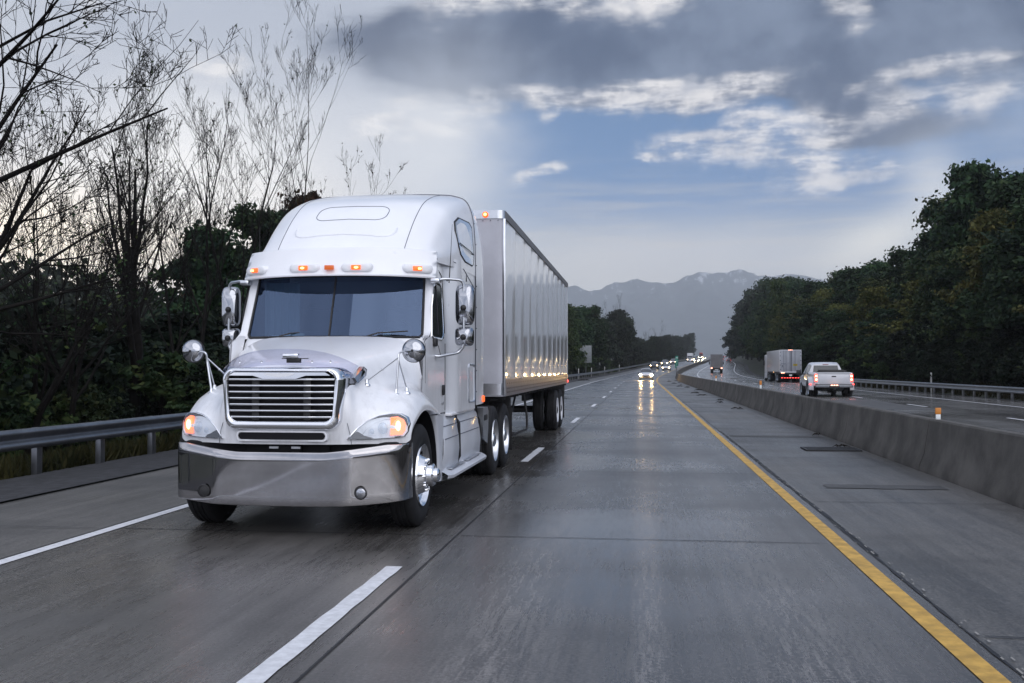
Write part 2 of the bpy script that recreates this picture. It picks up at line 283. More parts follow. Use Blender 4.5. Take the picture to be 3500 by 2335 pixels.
# ------------------------------------------------------------------ mesh helpers
def cr1(P, m):
    """Catmull-Rom through points P (n,3): m samples per span"""
    P = np.asarray(P, float); n = len(P)
    Q = np.vstack([2 * P[0] - P[1], P, 2 * P[-1] - P[-2]]); o = []
    for i in range(n - 1):
        a, b, c, d = Q[i], Q[i + 1], Q[i + 2], Q[i + 3]
        for k in range(m):
            s = k / m
            o.append(.5 * (2 * b + (c - a) * s + (2 * a - 5 * b + 4 * c - d) * s * s + (3 * b - a - 3 * c + d) * s ** 3))
    o.append(P[-1]); return np.array(o)
def cr2(rows, mu, mv):
    A = np.array([cr1(r, mu) for r in rows])
    return np.transpose(np.array([cr1(A[:, j], mv) for j in range(A.shape[1])]), (1, 0, 2))
class MB:
    def __init__(s): s.v = []; s.f = []; s.mi = []; s.cur = 0
    def add(s, vs, fs):
        o = len(s.v); s.v += [tuple(map(float, p)) for p in vs]
        for f in fs: s.f.append(tuple(i + o for i in f)); s.mi.append(s.cur)
        return s
    def box(s, x0, x1, y0, y1, z0, z1, bev=0, rot=None, seg=2):
        bm = bmesh.new(); bmesh.ops.create_cube(bm, size=1)
        for v in bm.verts: v.co = Vector((v.co.x * (x1 - x0), v.co.y * (y1 - y0), v.co.z * (z1 - z0)))
        if bev: bmesh.ops.bevel(bm, geom=bm.edges[:], offset=bev, segments=seg, affect='EDGES', profile=.5)
        c = Vector(((x0 + x1) / 2, (y0 + y1) / 2, (z0 + z1) / 2)); bm.verts.ensure_lookup_table(); bm.verts.index_update()
        vs = [((rot @ v.co) if rot else v.co) + c for v in bm.verts]
        s.add(vs, [[v.index for v in f.verts] for f in bm.faces]); bm.free(); return s
    def prism(s, poly, axis, a, b):
        n = len(poly)
        def P(q, t):
            return {'x': (t, q[0], q[1]), 'y': (q[0], t, q[1]), 'z': (q[0], q[1], t)}[axis]
        return s.add([P(q, a) for q in poly] + [P(q, b) for q in poly],
              [list(range(n)), list(range(2 * n - 1, n - 1, -1))] + [[i, i + n, (i + 1) % n + n, (i + 1) % n] for i in range(n)])
    def tube(s, path, r, n=8, caps=True):
        P = [Vector(p) for p in path]; rr = r if hasattr(r, '__len__') else [r] * len(P); vs = []; fs = []
        T = (P[1] - P[0]).normalized(); U = T.orthogonal().normalized()
        for i, p in enumerate(P):
            d = (P[min(i + 1, len(P) - 1)] - P[max(i - 1, 0)]).normalized()
            U = (U - d * U.dot(d)); U = U.normalized() if U.length > 1e-6 else d.orthogonal().normalized(); V = d.cross(U)
            for k in range(n):
                a = 2 * math.pi * k / n; vs.append(p + (U * math.cos(a) + V * math.sin(a)) * rr[i])
        for i in range(len(P) - 1):
            for k in range(n): fs.append([i * n + k, i * n + (k + 1) % n, (i + 1) * n + (k + 1) % n, (i + 1) * n + k])
        if caps: fs += [list(range(n))[::-1], [(len(P) - 1) * n + k for k in range(n)]]
        return s.add(vs, fs)
    def lathe(s, prof, o=(0, 0, 0), axis='x', n=40, caps=False, sx=1, sz=1):
        vs = []; fs = []
        for a, r in prof:
            for k in range(n):
                t = 2 * math.pi * k / n; c, d = math.cos(t) * r * sx, math.sin(t) * r * sz
                q = {'x': (a, c, d), 'y': (c, a, d), 'z': (c, d, a)}[axis]
                vs.append((o[0] + q[0], o[1] + q[1], o[2] + q[2]))
        m = len(prof)
        for i in range(m - 1):
            for k in range(n): fs.append([i * n + k, i * n + (k + 1) % n, (i + 1) * n + (k + 1) % n, (i + 1) * n + k])
        if caps: fs += [list(range(n)), [(m - 1) * n + k for k in range(n)][::-1]]
        return s.add(vs, fs)
    def ball(s, c, r, n=12, m=8):
        rx, ry, rz = r if hasattr(r, '__len__') else (r, r, r); vs = []; fs = []
        for i in range(m + 1):
            p = math.pi * i / m
            for k in range(n):
                t = 2 * math.pi * k / n
                vs.append((c[0] + rx * math.sin(p) * math.cos(t), c[1] + ry * math.sin(p) * math.sin(t), c[2] + rz * math.cos(p)))
        for i in range(m):
            for k in range(n): fs.append([i * n + k, (i + 1) * n + k, (i + 1) * n + (k + 1) % n, i * n + (k + 1) % n])
        return s.add(vs, fs)
    def grid(s, G, mirror=False, keep=None):
        G = np.asarray(G, float); a, b = G.shape[:2]
        fs = [[i * b + j, i * b + j + 1, (i + 1) * b + j + 1, (i + 1) * b + j] for i in range(a - 1) for j in range(b - 1) if keep is None or keep(i, j)]
        s.add(G.reshape(-1, 3), fs)
        if mirror:
            H = G.copy(); H[..., 0] *= -1; s.add(H.reshape(-1, 3), [f[::-1] for f in fs])
        return s
    def build(s, name, m, parent=None, sharp=38, weld=True, thick=0):
        me = bpy.data.meshes.new(name); me.from_pydata(s.v, [], s.f)
        ms = m if isinstance(m, (list, tuple)) else [m]
        for q in ms: me.materials.append(M[q])
        if len(ms) > 1: me.polygons.foreach_set('material_index', s.mi)
        bm = bmesh.new(); bm.from_mesh(me)
        if weld: bmesh.ops.remove_doubles(bm, verts=bm.verts, dist=.0002)
        bmesh.ops.recalc_face_normals(bm, faces=bm.faces)
        if thick:
            bmesh.ops.solidify(bm, geom=bm.faces[:], thickness=thick)
        for f in bm.faces: f.smooth = True
        for e in bm.edges:
            if len(e.link_faces) == 2 and e.calc_face_angle(0) > R(sharp): e.smooth = False
        bm.to_mesh(me); bm.free()
        ob = bpy.data.objects.new(name, me); C.objects.link(ob)
        if parent: ob.parent = parent
        return ob
def tag(o, label=None, cat=None, group=None, kind=None):
    if label: o['label'] = label
    if cat: o['category'] = cat
    if group: o['group'] = group
    if kind: o['kind'] = kind
    return o
def thing(name, label, cat, loc=(0,0,0), rz=0, group=None):
    o = bpy.data.objects.new(name, None); C.objects.link(o); o.location = loc; o.rotation_euler = (0, 0, rz)
    return tag(o, label, cat, group)
def kids(o): return [c for c in bpy.data.objects if c.parent == o]
def copy_tree(o, parent=None, loc=None, rz=None, label=None, group=None, kmap=None):
    if kmap is None:
        kmap = {}
        for c in bpy.data.objects:
            if c.parent: kmap.setdefault(c.parent, []).append(c)
    c = o.copy(); C.objects.link(c); c.parent = parent
    if loc is not None: c.location = loc
    if rz is not None: c.rotation_euler = (0, 0, rz)
    if label: c['label'] = label
    if group: c['group'] = group
    for ch in kmap.get(o, []): copy_tree(ch, c, kmap=kmap)
    return c
def fast_mesh(name, V, F, m):
    V = np.asarray(V, np.float32); F = np.asarray(F, np.int32); me = bpy.data.meshes.new(name); k = F.shape[1]
    me.vertices.add(len(V)); me.vertices.foreach_set('co', V.ravel())
    me.loops.add(F.size); me.loops.foreach_set('vertex_index', F.ravel())
    me.polygons.add(len(F)); me.polygons.foreach_set('loop_start', np.arange(0, F.size, k, dtype=np.int32))
    me.update(calc_edges=True)
    for q in (m if isinstance(m, (list, tuple)) else [m]): me.materials.append(M[q])
    return me
def link(name, me, parent=None):
    o = bpy.data.objects.new(name, me); C.objects.link(o)
    if parent: o.parent = parent
    return o
# ------------------------------------------------------------------ course of the road
ST = np.concatenate([np.arange(-30, 120, 5.), np.arange(120, 420, 3.), np.arange(420, 1500, 12.), np.array([1500, 1800, 2500, 4000, 5500, 9000.])])
def _sm(ctrl, width=50):
    x = np.arange(-200, 9200, 2.); y = np.interp(x, [c[0] for c in ctrl], [c[1] for c in ctrl])
    k = int(width / 2) | 1; ker = np.hanning(k + 2)[1:-1]; ker /= ker.sum()
    y = np.convolve(np.pad(y, k // 2, mode='edge'), ker, 'valid'); return np.interp(ST, x, y)
ZS = _sm([(-200, 0), (135, 0), (190, .3), (230, .95), (300, 2.35), (430, 3.9), (590, 5.7), (850, 11.0), (1000, 12.6), (1200, 11.5), (1500, 6), (2500, -10), (9200, -10)], 60)
_x = np.arange(-200, 9200, 1.); _k = np.interp(_x, [105, 250, 420, 9200], [0, .100, .078, .06]); _k[_x < 105] = 0
SS = np.interp(ST, _x, np.cumsum(np.convolve(_k, np.ones(31) / 31, 'same'))); SS[ST > 8000] = SS[ST <= 8000][-1]
ZS[ST < 115] = 0
def rz_(y): return float(np.interp(y, ST, ZS))
def rs_(y): return float(np.interp(y, ST, SS))
def on(off, y, dz=0): return (off + rs_(y), y, rz_(y) + dz)
def heading(y):   # angle of the road at y (turn about z; 0 = along +Y)
    return -math.atan2(rs_(y + 4) - rs_(y - 4), 8)
def strip(mb, offs, y0, y1, dz=0.0, step=None):
    ys = sorted(set([y0, y1] + [float(q) for q in ST if y0 < q < y1]))
    if not hasattr(dz, '__len__'): dz = [dz] * len(offs)
    G = [[on(o, y, d) for o, d in zip(offs, dz)] for y in ys]
    mb.grid(G); return mb
def structure(mb, name, m, **k): return tag(mb.build(name, m, **k), kind='structure')
# ground: one sheet to the horizon, banks either side of the road
g = MB(); ys = [float(q) for q in ST]
offs = [-9000, -600, -120, -60, -30, -16, -11.5, -9.9, -9.4, 4.4, 18.3, 18.9, 20.0, 22.5, 27, 40, 80, 300, 9000]
gz = [-6, -6, -3, -1.5, -.9, -.7, -.45, -.16, -.10, -.10, -.10, -.05, .35, 1.2, 2.3, 3.6, 4.5, 4.5, -6]
strip(g, offs, -30, 9000, gz); structure(g, 'ground', 'soil')
g = MB(); strip(g, [-9.9, -9.5, -7.72], -30, 1500, [-.13, -.075, -.012]); structure(g, 'gravel_verge', 'gravel')
g = MB(); strip(g, [-7.70, -5.38], -30, 1500, [-.03, -.004]); strip(g, [1.98, 4.37], -30, 1500, [-.004, -.004]); structure(g, 'shoulder', 'shoulder')
g = MB(); strip(g, [-5.38, -3.6, -1.76, 0, 1.98], -30, 1500, 0); structure(g, 'road', 'concrete_road')
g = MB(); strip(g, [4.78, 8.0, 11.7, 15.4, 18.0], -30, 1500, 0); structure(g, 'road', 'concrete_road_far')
g = MB(); strip(g, [18.0, 19.2], -30, 1500, [-.01, -.06]); structure(g, 'gravel_verge', 'gravel')
# painted lines
g = MB(); strip(g, [-5.34, -5.21], -30, 1300, .006); structure(g, 'edge_line', 'marking')
g = MB(); strip(g, [1.74, 1.88], -30, 1300, .006); structure(g, 'yellow_line', 'yellow_line')
g = MB(); strip(g, [7.93, 8.06], -30, 1300, .006); structure(g, 'edge_line', 'marking')
g = MB(); strip(g, [15.33, 15.46], -30, 1300, .006); structure(g, 'edge_line', 'marking')
def dashes(off, ph, n, wd=.135):
    g = MB(); rnd = random.Random(3)
    for k in range(n):
        y = ph + k * 12.2; a, b = off - wd / 2, off + wd / 2
        m = 14; ys = np.linspace(y, y + 3.05, m)
        L = [on(a + rnd.uniform(-.006, .006), yy, .006) for yy in ys]; Q = [on(b + rnd.uniform(-.006, .006), yy, .006) for yy in ys]
        g.grid([[p, q] for p, q in zip(L, Q)])
    return g
structure(dashes(-1.99, 4.95, 62), 'lane_line', 'marking'); structure(dashes(11.7, 2.6 + 12.2 * 2 + 4, 55), 'lane_line', 'marking')
# joints, cracks and tar seams between the slabs
g = MB()
strip(g, [-1.775, -1.755], -30, 400, .004); strip(g, [-5.385, -5.37], -30, 300, .004); strip(g, [-7.70, -7.66], -30, 200, .0045)
rnd = random.Random(5)
for k in range(46):                                    # slab joints across the lanes
    y = 3.4 + k * 6.1 + rnd.uniform(-.06, .06)
    for a, b in ((-7.6, -5.42), (-5.3, -1.8), (-1.72, 1.7), (2.05, 4.3), (4.9, 11.6), (11.8, 17.8)):
        if rnd.random() < .15: continue
        yy = y + (3 if a > 1.8 else 0) + rnd.uniform(-.02, .02); n = 9; q = []
        for i in range(n):
            x = a + (b - a) * i / (n - 1); w_ = rnd.uniform(.004, .011); c = yy + rnd.uniform(-.012, .012)
            q.append([on(x, c - w_, .0045), on(x, c + w_, .0045)])
        g.grid(q)
def crack(x, y0, y1, w0=.02, seed=1, amp=.05):
    r_ = random.Random(seed); n = max(8, int((y1 - y0) / .25)); q = []; d = 0
    for i in range(n + 1):
        y = y0 + (y1 - y0) * i / n; d += r_.uniform(-amp, amp) * .5; d *= .85; ww = w0 * r_.uniform(.35, 1.5)
        q.append([on(x + d - ww / 2, y, .005), on(x + d + ww / 2, y, .005)])
    g.grid(q)
crack(1.98, 3, 60, .022, 2, .008); crack(2.02, 9, 26, .03, 9, .015)
for k in range(9): crack(rnd.uniform(-7.2, -5.6), rnd.uniform(8, 40), rnd.uniform(41, 60), .006, k + 20, .02)
structure(g, 'road_joints', 'dark_seam')
mat('pale_grit', (.26, .25, .235), .8)
g = MB(); rnd = random.Random(17)                     # pale grit caught along the edge of the slab
for k in range(300):
    y = rnd.uniform(4.5, 42); x = 2.02 + rnd.gauss(0, .022); a = rnd.uniform(.003, .016); b = a * rnd.uniform(1, 5)
    g.add([on(x - a * .5, y - b, .008), on(x + a * .5, y - b * .6, .008), on(x + a * .4, y + b, .009), on(x - a * .5, y + b * .7, .008)], [[0, 1, 2, 3]])
structure(g, 'shoulder_grit', 'pale_grit')
mat('patch', (.060, .058, .056), .6, nvar=.25, nscale=2, bump=.2)
g = MB()
def patch(a, b, y0, y1):
    r_ = random.Random(int(y0 * 10)); e = []
    for (x0, z0), (x1, z1) in zip([(a, y0), (b, y0), (b, y1), (a, y1)], [(b, y0), (b, y1), (a, y1), (a, y0)]):
        for i in range(12): e.append(on(x0 + (x1 - x0) * i / 12 + r_.uniform(-.03, .03), z0 + (z1 - z0) * i / 12 + r_.uniform(-.03, .03), .0035))
    g.add(e, [list(range(48))])
patch(2.5, 4.05, 13.95, 14.4); patch(-2.75, -2.4, 11.0, 11.5); patch(2.1, 4.2, 24, 24.5); patch(-7, -6, 37, 38.2); patch(9, 11.4, 40, 52)
structure(g, 'asphalt_patch', 'patch')
# ------------------------------------------------------------------ concrete barrier between the carriageways
g = MB(); prof = [(4.34, -.02), (4.34, .075), (4.42, .27), (4.50, .79), (4.52, .815), (4.64, .815), (4.66, .79), (4.72, .27), (4.80, .075), (4.80, -.02)]
brk = [-14 + 6.1 * k for k in range(130)]
for y0, y1 in zip(brk[:-1], brk[1:]):
    ys = [y0 + .015, y1 - .015]; ys += [float(q) for q in ST if ys[0] < q < ys[1]]; ys.sort()
    g.grid([[on(x, y, z) for x, z in prof] for y in ys])
    for y in (ys[0], ys[-1]): g.add([on(x, y, z) for x, z in prof], [list(range(len(prof)))])
b = g.build('concrete_barrier', 'barrier', sharp=25, weld=False)
tag(b, 'long weathered concrete barrier running between the two carriageways', 'barrier')
def reflector(y, h=.17, label=''):
    t = thing('barrier_reflector', label, 'reflector', on(4.58, y, .815), 0, 'orange reflectors standing on the concrete barrier')
    MB().box(-.035, .035, -.012, .012, 0, h * .45, .004).build('stem', 'sign_white', t)
    MB().box(-.042, .042, -.018, .018, h * .45, h, .006).build('reflector_face', 'orange_plastic', t)
reflector(16.3, .18, 'orange reflector on the barrier nearest the camera')
reflector(39.5, .30, 'orange reflector on the barrier left of the white pickup truck')
reflector(62.5, .30, 'orange reflector on the barrier just left of the white box trailer, farther than the others')
# ------------------------------------------------------------------ guardrails
def guardrail(off, y0, y1, label, side, post_to, name='guardrail'):
    t = thing(name, label, 'guardrail', on(off, y0))
    o = Vector(on(off, y0)); L = lambda a, y, z: tuple(Vector(on(a, y, z)) - o)
    s = side                                           # +1: traffic on the +x side
    W = [(0, .35), (.018, .36), (.075, .39), (.082, .415), (.075, .44), (.03, .475), (.0, .505), (.0, .52), (.03, .55), (.075, .585), (.082, .61), (.075, .635), (.018, .665), (0, .672)]
    B = [(a - .006, z) for a, z in W[::-1]]
    ys = sorted(set([y0, y1] + [float(q) for q in ST if y0 < q < y1])); g = MB(); loop = W + B + [W[0]]
    g.grid([[L(off + s * (a + .03), y, z) for a, z in loop] for y in ys])
    g.build('rail', 'galv', t, sharp=60)
    y = y0 + .6; n = 0
    while y < post_to and n < 95:
        p = MB(); q = Vector(on(off, y)) - o
        p.box(q.x - s * .10 - .05, q.x - s * .10 + .05, y - .075 - o.y, y + .075 - o.y, q.z - .3, q.z + .66, .004)
        p.box(q.x - s * .045 - .045, q.x - s * .045 + .045, y - .07 - o.y, y + .07 - o.y, q.z + .36, q.z + .65, .004)
        p.build('post', 'galv', t); n += 1
        y += 1.905 if y < 110 else 3.81
    return t
guardrail(-9.52, 3, 640, 'dented steel guardrail behind the semi truck along the left shoulder', 1, 200)
guardrail(18.15, 8, 149, 'pale steel guardrail under the dark woods on the far right side', -1, 148)
def delineator(off, y, h, label, grp='thin white posts behind the left guardrail'):
    t = thing('marker_post', label, 'marker post', on(off, y, -.15), 0, grp)
    MB().box(-.05, .05, -.015, .015, 0, h, .004).build('post', 'post_white', t)
    MB().box(-.04, .04, -.02, -.016, h - .22, h - .08).build('reflector', 'sign_white', t)
for k, y in enumerate((112, 130, 148, 170, 195, 225)):
    delineator(-9.75, y, 1.55, 'thin pale post sticking up behind the left guardrail beyond the trailer')
delineator(18.7, 68, 1.45, 'thin pale post behind the right guardrail beside the pickup truck', None)
# ------------------------------------------------------------------ signs
def sign_text(parent, txt, loc, size, m, rz=0, name='lettering'):
    cu = bpy.data.curves.new(name, 'FONT'); cu.body = txt; cu.size = size; cu.extrude = .002; cu.align_x = 'CENTER'
    o = bpy.data.objects.new(name, cu); C.objects.link(o); o.parent = parent; o.location = loc; o.rotation_euler = (R(90), 0, rz)
    bpy.context.view_layer.update(); dg = bpy.context.evaluated_depsgraph_get(); me = bpy.data.meshes.new_from_object(o.evaluated_get(dg))
    me.materials.clear(); me.materials.append(M[m]); n = bpy.data.objects.new(name, me); C.objects.link(n)
    n.parent = parent; n.location = loc; n.rotation_euler = (R(90), 0, rz); bpy.data.objects.remove(o); return n
def marker_sign(off, y, z, ph, h, wd, label):
    t = thing('marker_sign', label, 'sign', on(off, y, z), 0, 'small green signs standing on the barrier')
    MB().box(-.04, .04, -.03, .03, 0, ph + h * .9, .006).build('pole', 'galv', t)
    MB().box(-wd / 2, wd / 2, -.045, -.032, ph, ph + h, .03).build('panel', 'sign_green', t)
    return t
t = marker_sign(4.55, 147, .80, 1.0, 1.45, .42, 'narrow green sign on a thin pole at the bend of the concrete barrier')
for k, c in enumerate(('M', '2', '1')): sign_text(t, c, (0, -.05, 1.0 + 1.02 - k * .42), .36, 'sign_white')
t = marker_sign(3.6, 205, 0, .95, 1.15, .40, 'narrow green sign farther back, left of the barrier bend')
for k, c in enumerate(('M', '2')): sign_text(t, c, (0, -.05, .95 + .68 - k * .42), .34, 'sign_white')
bs = thing('roadside_sign', 'large grey sign seen from behind, standing before dark trees left of the far road', 'sign', on(-12.5, 172, -.4), 0)
for x in (-1.6, 1.6): MB().box(x - .07, x + .07, -.07, .07, 0, 5.6, .01).build('post', 'galv', bs)
MB().box(-2.6, 2.6, -.14, -.08, 2.6, 5.6, .02).build('panel', 'sign_back', bs)
for z in (3.1, 4.1, 5.1): MB().box(-2.5, 2.5, -.078, -.0705, z - .05, z + .05).build('stiffener', 'galv', bs)
# ------------------------------------------------------------------ drain and litter on the right shoulder
t = thing('drain_grate', 'dark iron drain grate in the shoulder beside the concrete barrier', 'drain', on(3.72, 20.5, 0)); t.scale = (.85, .62, 1)
f = MB()
for a, b_, c, d in ((-.62, .62, -.62, -.56), (-.62, .62, .56, .62), (-.62, -.56, -.56, .56), (.56, .62, -.56, .56)): f.box(a, b_, c, d, .001, .022)
f.build('frame', 'frame_dark', t); f = MB()
for k in range(9): f.box(-.55, .55, -.52 + k * .125, -.46 + k * .125, .004, .02)
f.build('bars', 'frame_dark', t); f = MB().box(-.56, .56, -.56, .56, .0035, .0038); f.build('pit', 'dark', t)
rnd = random.Random(23)
def debris(off, y, s, label):
    mb = MB()
    for k in range(5):
        a = rnd.uniform(0, 6.28); l = s * rnd.uniform(.5, 1); c = Vector((rnd.uniform(-.3, .3) * s, rnd.uniform(-.3, .3) * s, rnd.uniform(.01, .03)))
        d = Vector((math.cos(a), math.sin(a), rnd.uniform(0, .12)))
        mb.tube([c - d * l / 2 + Vector((0, 0, .01)), c + Vector((0, 0, .03 + s * .04)), c + d * l / 2], [s * .02, s * .05, s * .012], 5)
    o = mb.build('debris', 'debris_mat'); o.location = on(off, y, .0); return tag(o, label, 'debris', 'bits of dark debris on the right shoulder')
debris(3.98, 21.0, .30, 'dark twig litter beside the drain grate'); debris(4.15, 24.5, .28, 'dark debris against the foot of the barrier, beyond the drain grate')
for k in range(14): debris(rnd.uniform(3.1, 4.2), 38 + k * 7 + rnd.uniform(-2, 2), rnd.uniform(.25, .55), 'dark scrap of debris scattered on the right shoulder far up the road')
debris(-7.2, 126, 1.3, 'dark torn tyre strip lying on the left shoulder beyond the trailer')
# ------------------------------------------------------------------ far mountains
def P2X(px, d): return (px - 1470) / 2318 * d
prof = [(900, 700), (1180, 672), (1260, 664), (1300, 655), (1320, 655), (1356, 664), (1382, 660), (1410, 650), (1436, 645), (1461, 637), (1480, 645), (1499, 650), (1530, 648), (1554, 643),
        (1580, 632), (1606, 625), (1620, 629), (1637, 629), (1660, 626), (1691, 620), (1708, 625), (1726, 631), (1753, 638), (1775, 636), (1798, 634), (1840, 640), (1900, 652), (2000, 680), (2200, 700), (2700, 720)]
DM = 6500.0; xs = np.arange(P2X(1000, DM), P2X(2500, DM), 16.0)
hs = np.interp(xs, [P2X(a, DM) for a, _ in prof], [1.62 + (844 - b) / 2300 * DM for _, b in prof])
hs = hs + np.array([mnoise.fractal(Vector((x / 130, 3.3, 0)), 1.0, 2.2, 5) * 16 for x in xs])
rows = 60; V = np.zeros((rows, len(xs), 3))
for i in range(rows):
    s = i / (rows - 1)                                 # 0 at the near foot, .8 at the crest, 1 behind
    if s < .82: q = s / .82; y = DM - 2300 * (1 - q); f = q ** 1.15
    else: q = (s - .82) / .18; y = DM + 900 * q; f = 1 - .5 * q
    for j, x in enumerate(xs):
        n1 = mnoise.fractal(Vector((x / 420 + .25 * math.sin(y / 500), y / 900, 2.2)), 1.0, 2.1, 6)
        n2 = abs(mnoise.noise(Vector((x / 260 + .5 * n1, y / 1300, 7.7)))) * 2
        env = math.sin(min(q if s < .82 else 1, 1) * math.pi) ** .8 if s < .82 else 0
        z = hs[j] * f * (1 - .22 * env * n2) + n1 * 75 * env + mnoise.noise(Vector((x / 45, y / 60, 1))) * 10 * (f if s < .82 else 1)
        V[i, j] = (x, y, z - 10 * (1 - f))
m = bpy.data.materials.new('mountain_mat'); m.use_nodes = True; tt = NT(m.node_tree); p = tt.n['Principled BSDF']; M['mountain_mat'] = m
tcn = tt.n.new('ShaderNodeTexCoord'); gs = tt.n.new('ShaderNodeSeparateXYZ'); tt.l.new(tcn.outputs['Object'], gs.inputs[0])
nn = tt.noise(tcn.outputs['Object'], .012, 6, .68); nn2 = tt.noise(tt.mapping(tcn.outputs['Object'], scale=(1, .35, .3)), .02, 5, .7)
snow = tt.step(tt.math('ADD', tt.math('DIVIDE', gs.outputs[2], 700), tt.math('MULTIPLY', tt.math('SUBTRACT', nn2, .5), 1.7)), .82, 1.02)
c = tt.mix(tt.step(nn, .35, .65), (.030, .042, .050), (.060, .072, .076)); tt.l.new(tt.mix(tt.math('MULTIPLY', snow, .75), c, (.50, .52, .55)), p.inputs['Base Color'])
p.inputs['Roughness'].default_value = .95; p.inputs['Specular IOR Level'].default_value = .1
g = MB(); g.grid(V); structure(g, 'mountains', 'mountain_mat', sharp=180, weld=False)
# ------------------------------------------------------------------ wheels
def tyre_mb(r, wd, out=1, n=48):
    """tyre around the x axis, outer face at +x*out; x from 0 (outer) to -wd"""
    h = .93 * r
    pr = [(-.035, r * .60), (-.012, r * .66), (-.002, r * .76), (-.006, r * .86), (-.022, r * .945), (-.040, r * .985)]
    k = 5; tr = []
    for i in range(k):
        a = -.05 - (wd - .10) * i / (k - 1) if k > 1 else 0
        tr += [(a - .008 if i else a, r)] if i == 0 else [(a + .012, r), (a + .006, r * .978), (a - .006, r * .978), (a - .012, r)] if i < k - 1 else [(a, r)]
    pr += tr + [(-wd + .040, r * .985), (-wd + .022, r * .945), (-wd + .006, r * .86), (-wd + .002, r * .76), (-wd + .035, r * .60)]
    return [(a * out, b) for a, b in pr]
def big_wheel(root, x, y, side, kind, parts=None):
    """truck wheel; side +1 = on the +x side of the vehicle"""
    r = .52; wd = .28
    w_ = MB().lathe(tyre_mb(r, wd, side), (x, y, r), n=56).build('wheel', 'rubber', root, sharp=50)
    m = MB(); R0 = r * .615
    if kind == 'steer':       # convex polished disc with a projecting hub
        m.lathe([((-.03) * side, R0 * 1.01), (.0 * side, R0 * .985), (-.012 * side, R0 * .955), (-.055 * side, R0 * .90), (-.06 * side, R0 * .72), (-.015 * side, R0 * .60), (.03 * side, R0 * .52), (.035 * side, 0.02)], (x, y, r), n=48)
        m.build('rim', 'chrome', w_)
        h = MB(); h.lathe([(.03 * side, .135), (.045 * side, .135), (.05 * side, .12), (.10 * side, .115), (.115 * side, .10), (.118 * side, .075), (.15 * side, .07), (.165 * side, .05), (.168 * side, .002)], (x, y, r), n=32)
        for k in range(10):
            a = 2 * math.pi * k / 10; h.lathe([(.0 * side, .016), (.045 * side, .014), (.052 * side, .008), (.053 * side, .001)], (x, y + math.cos(a) * .158, r + math.sin(a) * .158), n=8)
        h.build('hub', 'chrome', w_)
        hh = MB()
        for k in range(10):
            a = 2 * math.pi * (k + .5) / 10; c, s_ = math.cos(a), math.sin(a)
            q = [(x - .052 * side, y + c * .252 + math.cos(b) * .026, r + s_ * .252 + math.sin(b) * .026) for b in np.linspace(0, 6.283, 13)[:-1]]
            hh.add(q, [list(range(12))])
        hh.build('hand_hole', 'dark', w_)
    else:                     # deep dished drive or trailer wheel
        m.lathe([((-.03) * side, R0 * 1.01), (.0, R0 * .985), (-.015 * side, R0 * .94), (-.09 * side, R0 * .90), (-.15 * side, R0 * .86), (-.165 * side, R0 * .6), (-.165 * side, R0 * .45)], (x, y, r), n=48)
        m.build('rim', 'alu' if kind == 'drive' else 'off_white', w_)
        h = MB(); h.lathe([(-.165 * side, R0 * .46), (-.06 * side, .11), (-.02 * side, .10), (.0, .06), (.002 * side, .002)], (x, y, r), n=24)
        h.build('hub', 'alu' if kind == 'drive' else 'frame_dark', w_)
    return w_
# ------------------------------------------------------------------ the big white tractor
TX, TY = -3.40, 9.2
T = thing('semi_truck', 'large white semi truck tractor with chrome bumper, closest vehicle, lit amber roof lamps', 'truck', (TX, TY, 0))
ctl = [
 [(0,.06,.885),(0,.02,1.05),(0,.03,1.32),(0,.05,1.56),(0,.17,1.665),(0,.5,1.76),(0,1.0,1.87),(0,1.47,1.965)],
 [(.34,.07,.885),(.34,.035,1.05),(.34,.045,1.32),(.34,.07,1.55),(.34,.19,1.655),(.35,.52,1.75),(.38,1.0,1.862),(.42,1.475,1.96)],
 [(.60,.12,.885),(.60,.10,1.05),(.60,.11,1.30),(.58,.16,1.49),(.57,.29,1.60),(.60,.60,1.695),(.70,1.02,1.80),(.80,1.50,1.925)],
 [(.70,.17,.885),(.71,.16,1.05),(.68,.19,1.25),(.66,.30,1.39),(.68,.47,1.475),(.76,.74,1.56),(.87,1.06,1.66),(1.0,1.40,1.76)],
 [(.80,.21,.885),(.81,.20,1.06),(.79,.27,1.22),(.80,.40,1.33),(.84,.60,1.415),(.90,.86,1.47),(.98,1.12,1.50),(1.07,1.36,1.52)],
 [(.95,.27,.885),(.96,.26,1.06),(.95,.33,1.19),(.96,.46,1.30),(.99,.66,1.38),(1.03,.90,1.42),(1.06,1.18,1.40),(1.10,1.52,1.30)],
 [(1.09,.35,.885),(1.10,.34,1.04),(1.10,.42,1.16),(1.11,.54,1.245),(1.13,.72,1.31),(1.145,.95,1.335),(1.15,1.28,1.29),(1.15,1.70,1.17)],
 [(1.165,.39,.885),(1.175,.40,1.00),(1.18,.49,1.10),(1.185,.62,1.17),(1.195,.78,1.225),(1.20,.97,1.24),(1.20,1.32,1.20),(1.18,1.88,1.09)],
 [(1.165,.40,.885),(1.17,.42,.96),(1.18,.50,1.04),(1.19,.63,1.11),(1.20,.78,1.165),(1.205,.97,1.18),(1.205,1.32,1.15),(1.18,1.90,1.07)]]
HG = cr2(ctl, 7, 6)
def open_front(i, j):                               # holes for the grille and the air slot
    p = HG[i, j]; q = HG[min(i + 1, HG.shape[0] - 1), min(j + 1, HG.shape[1] - 1)]; x = (p[0] + q[0]) / 2; z = (p[2] + q[2]) / 2; y = (p[1] + q[1]) / 2
    return not (y < .3 and x < .545 and 1.09 < z < 1.595)
MB().grid(HG, mirror=True, keep=open_front).build('hood', 'white_paint', T, sharp=50)
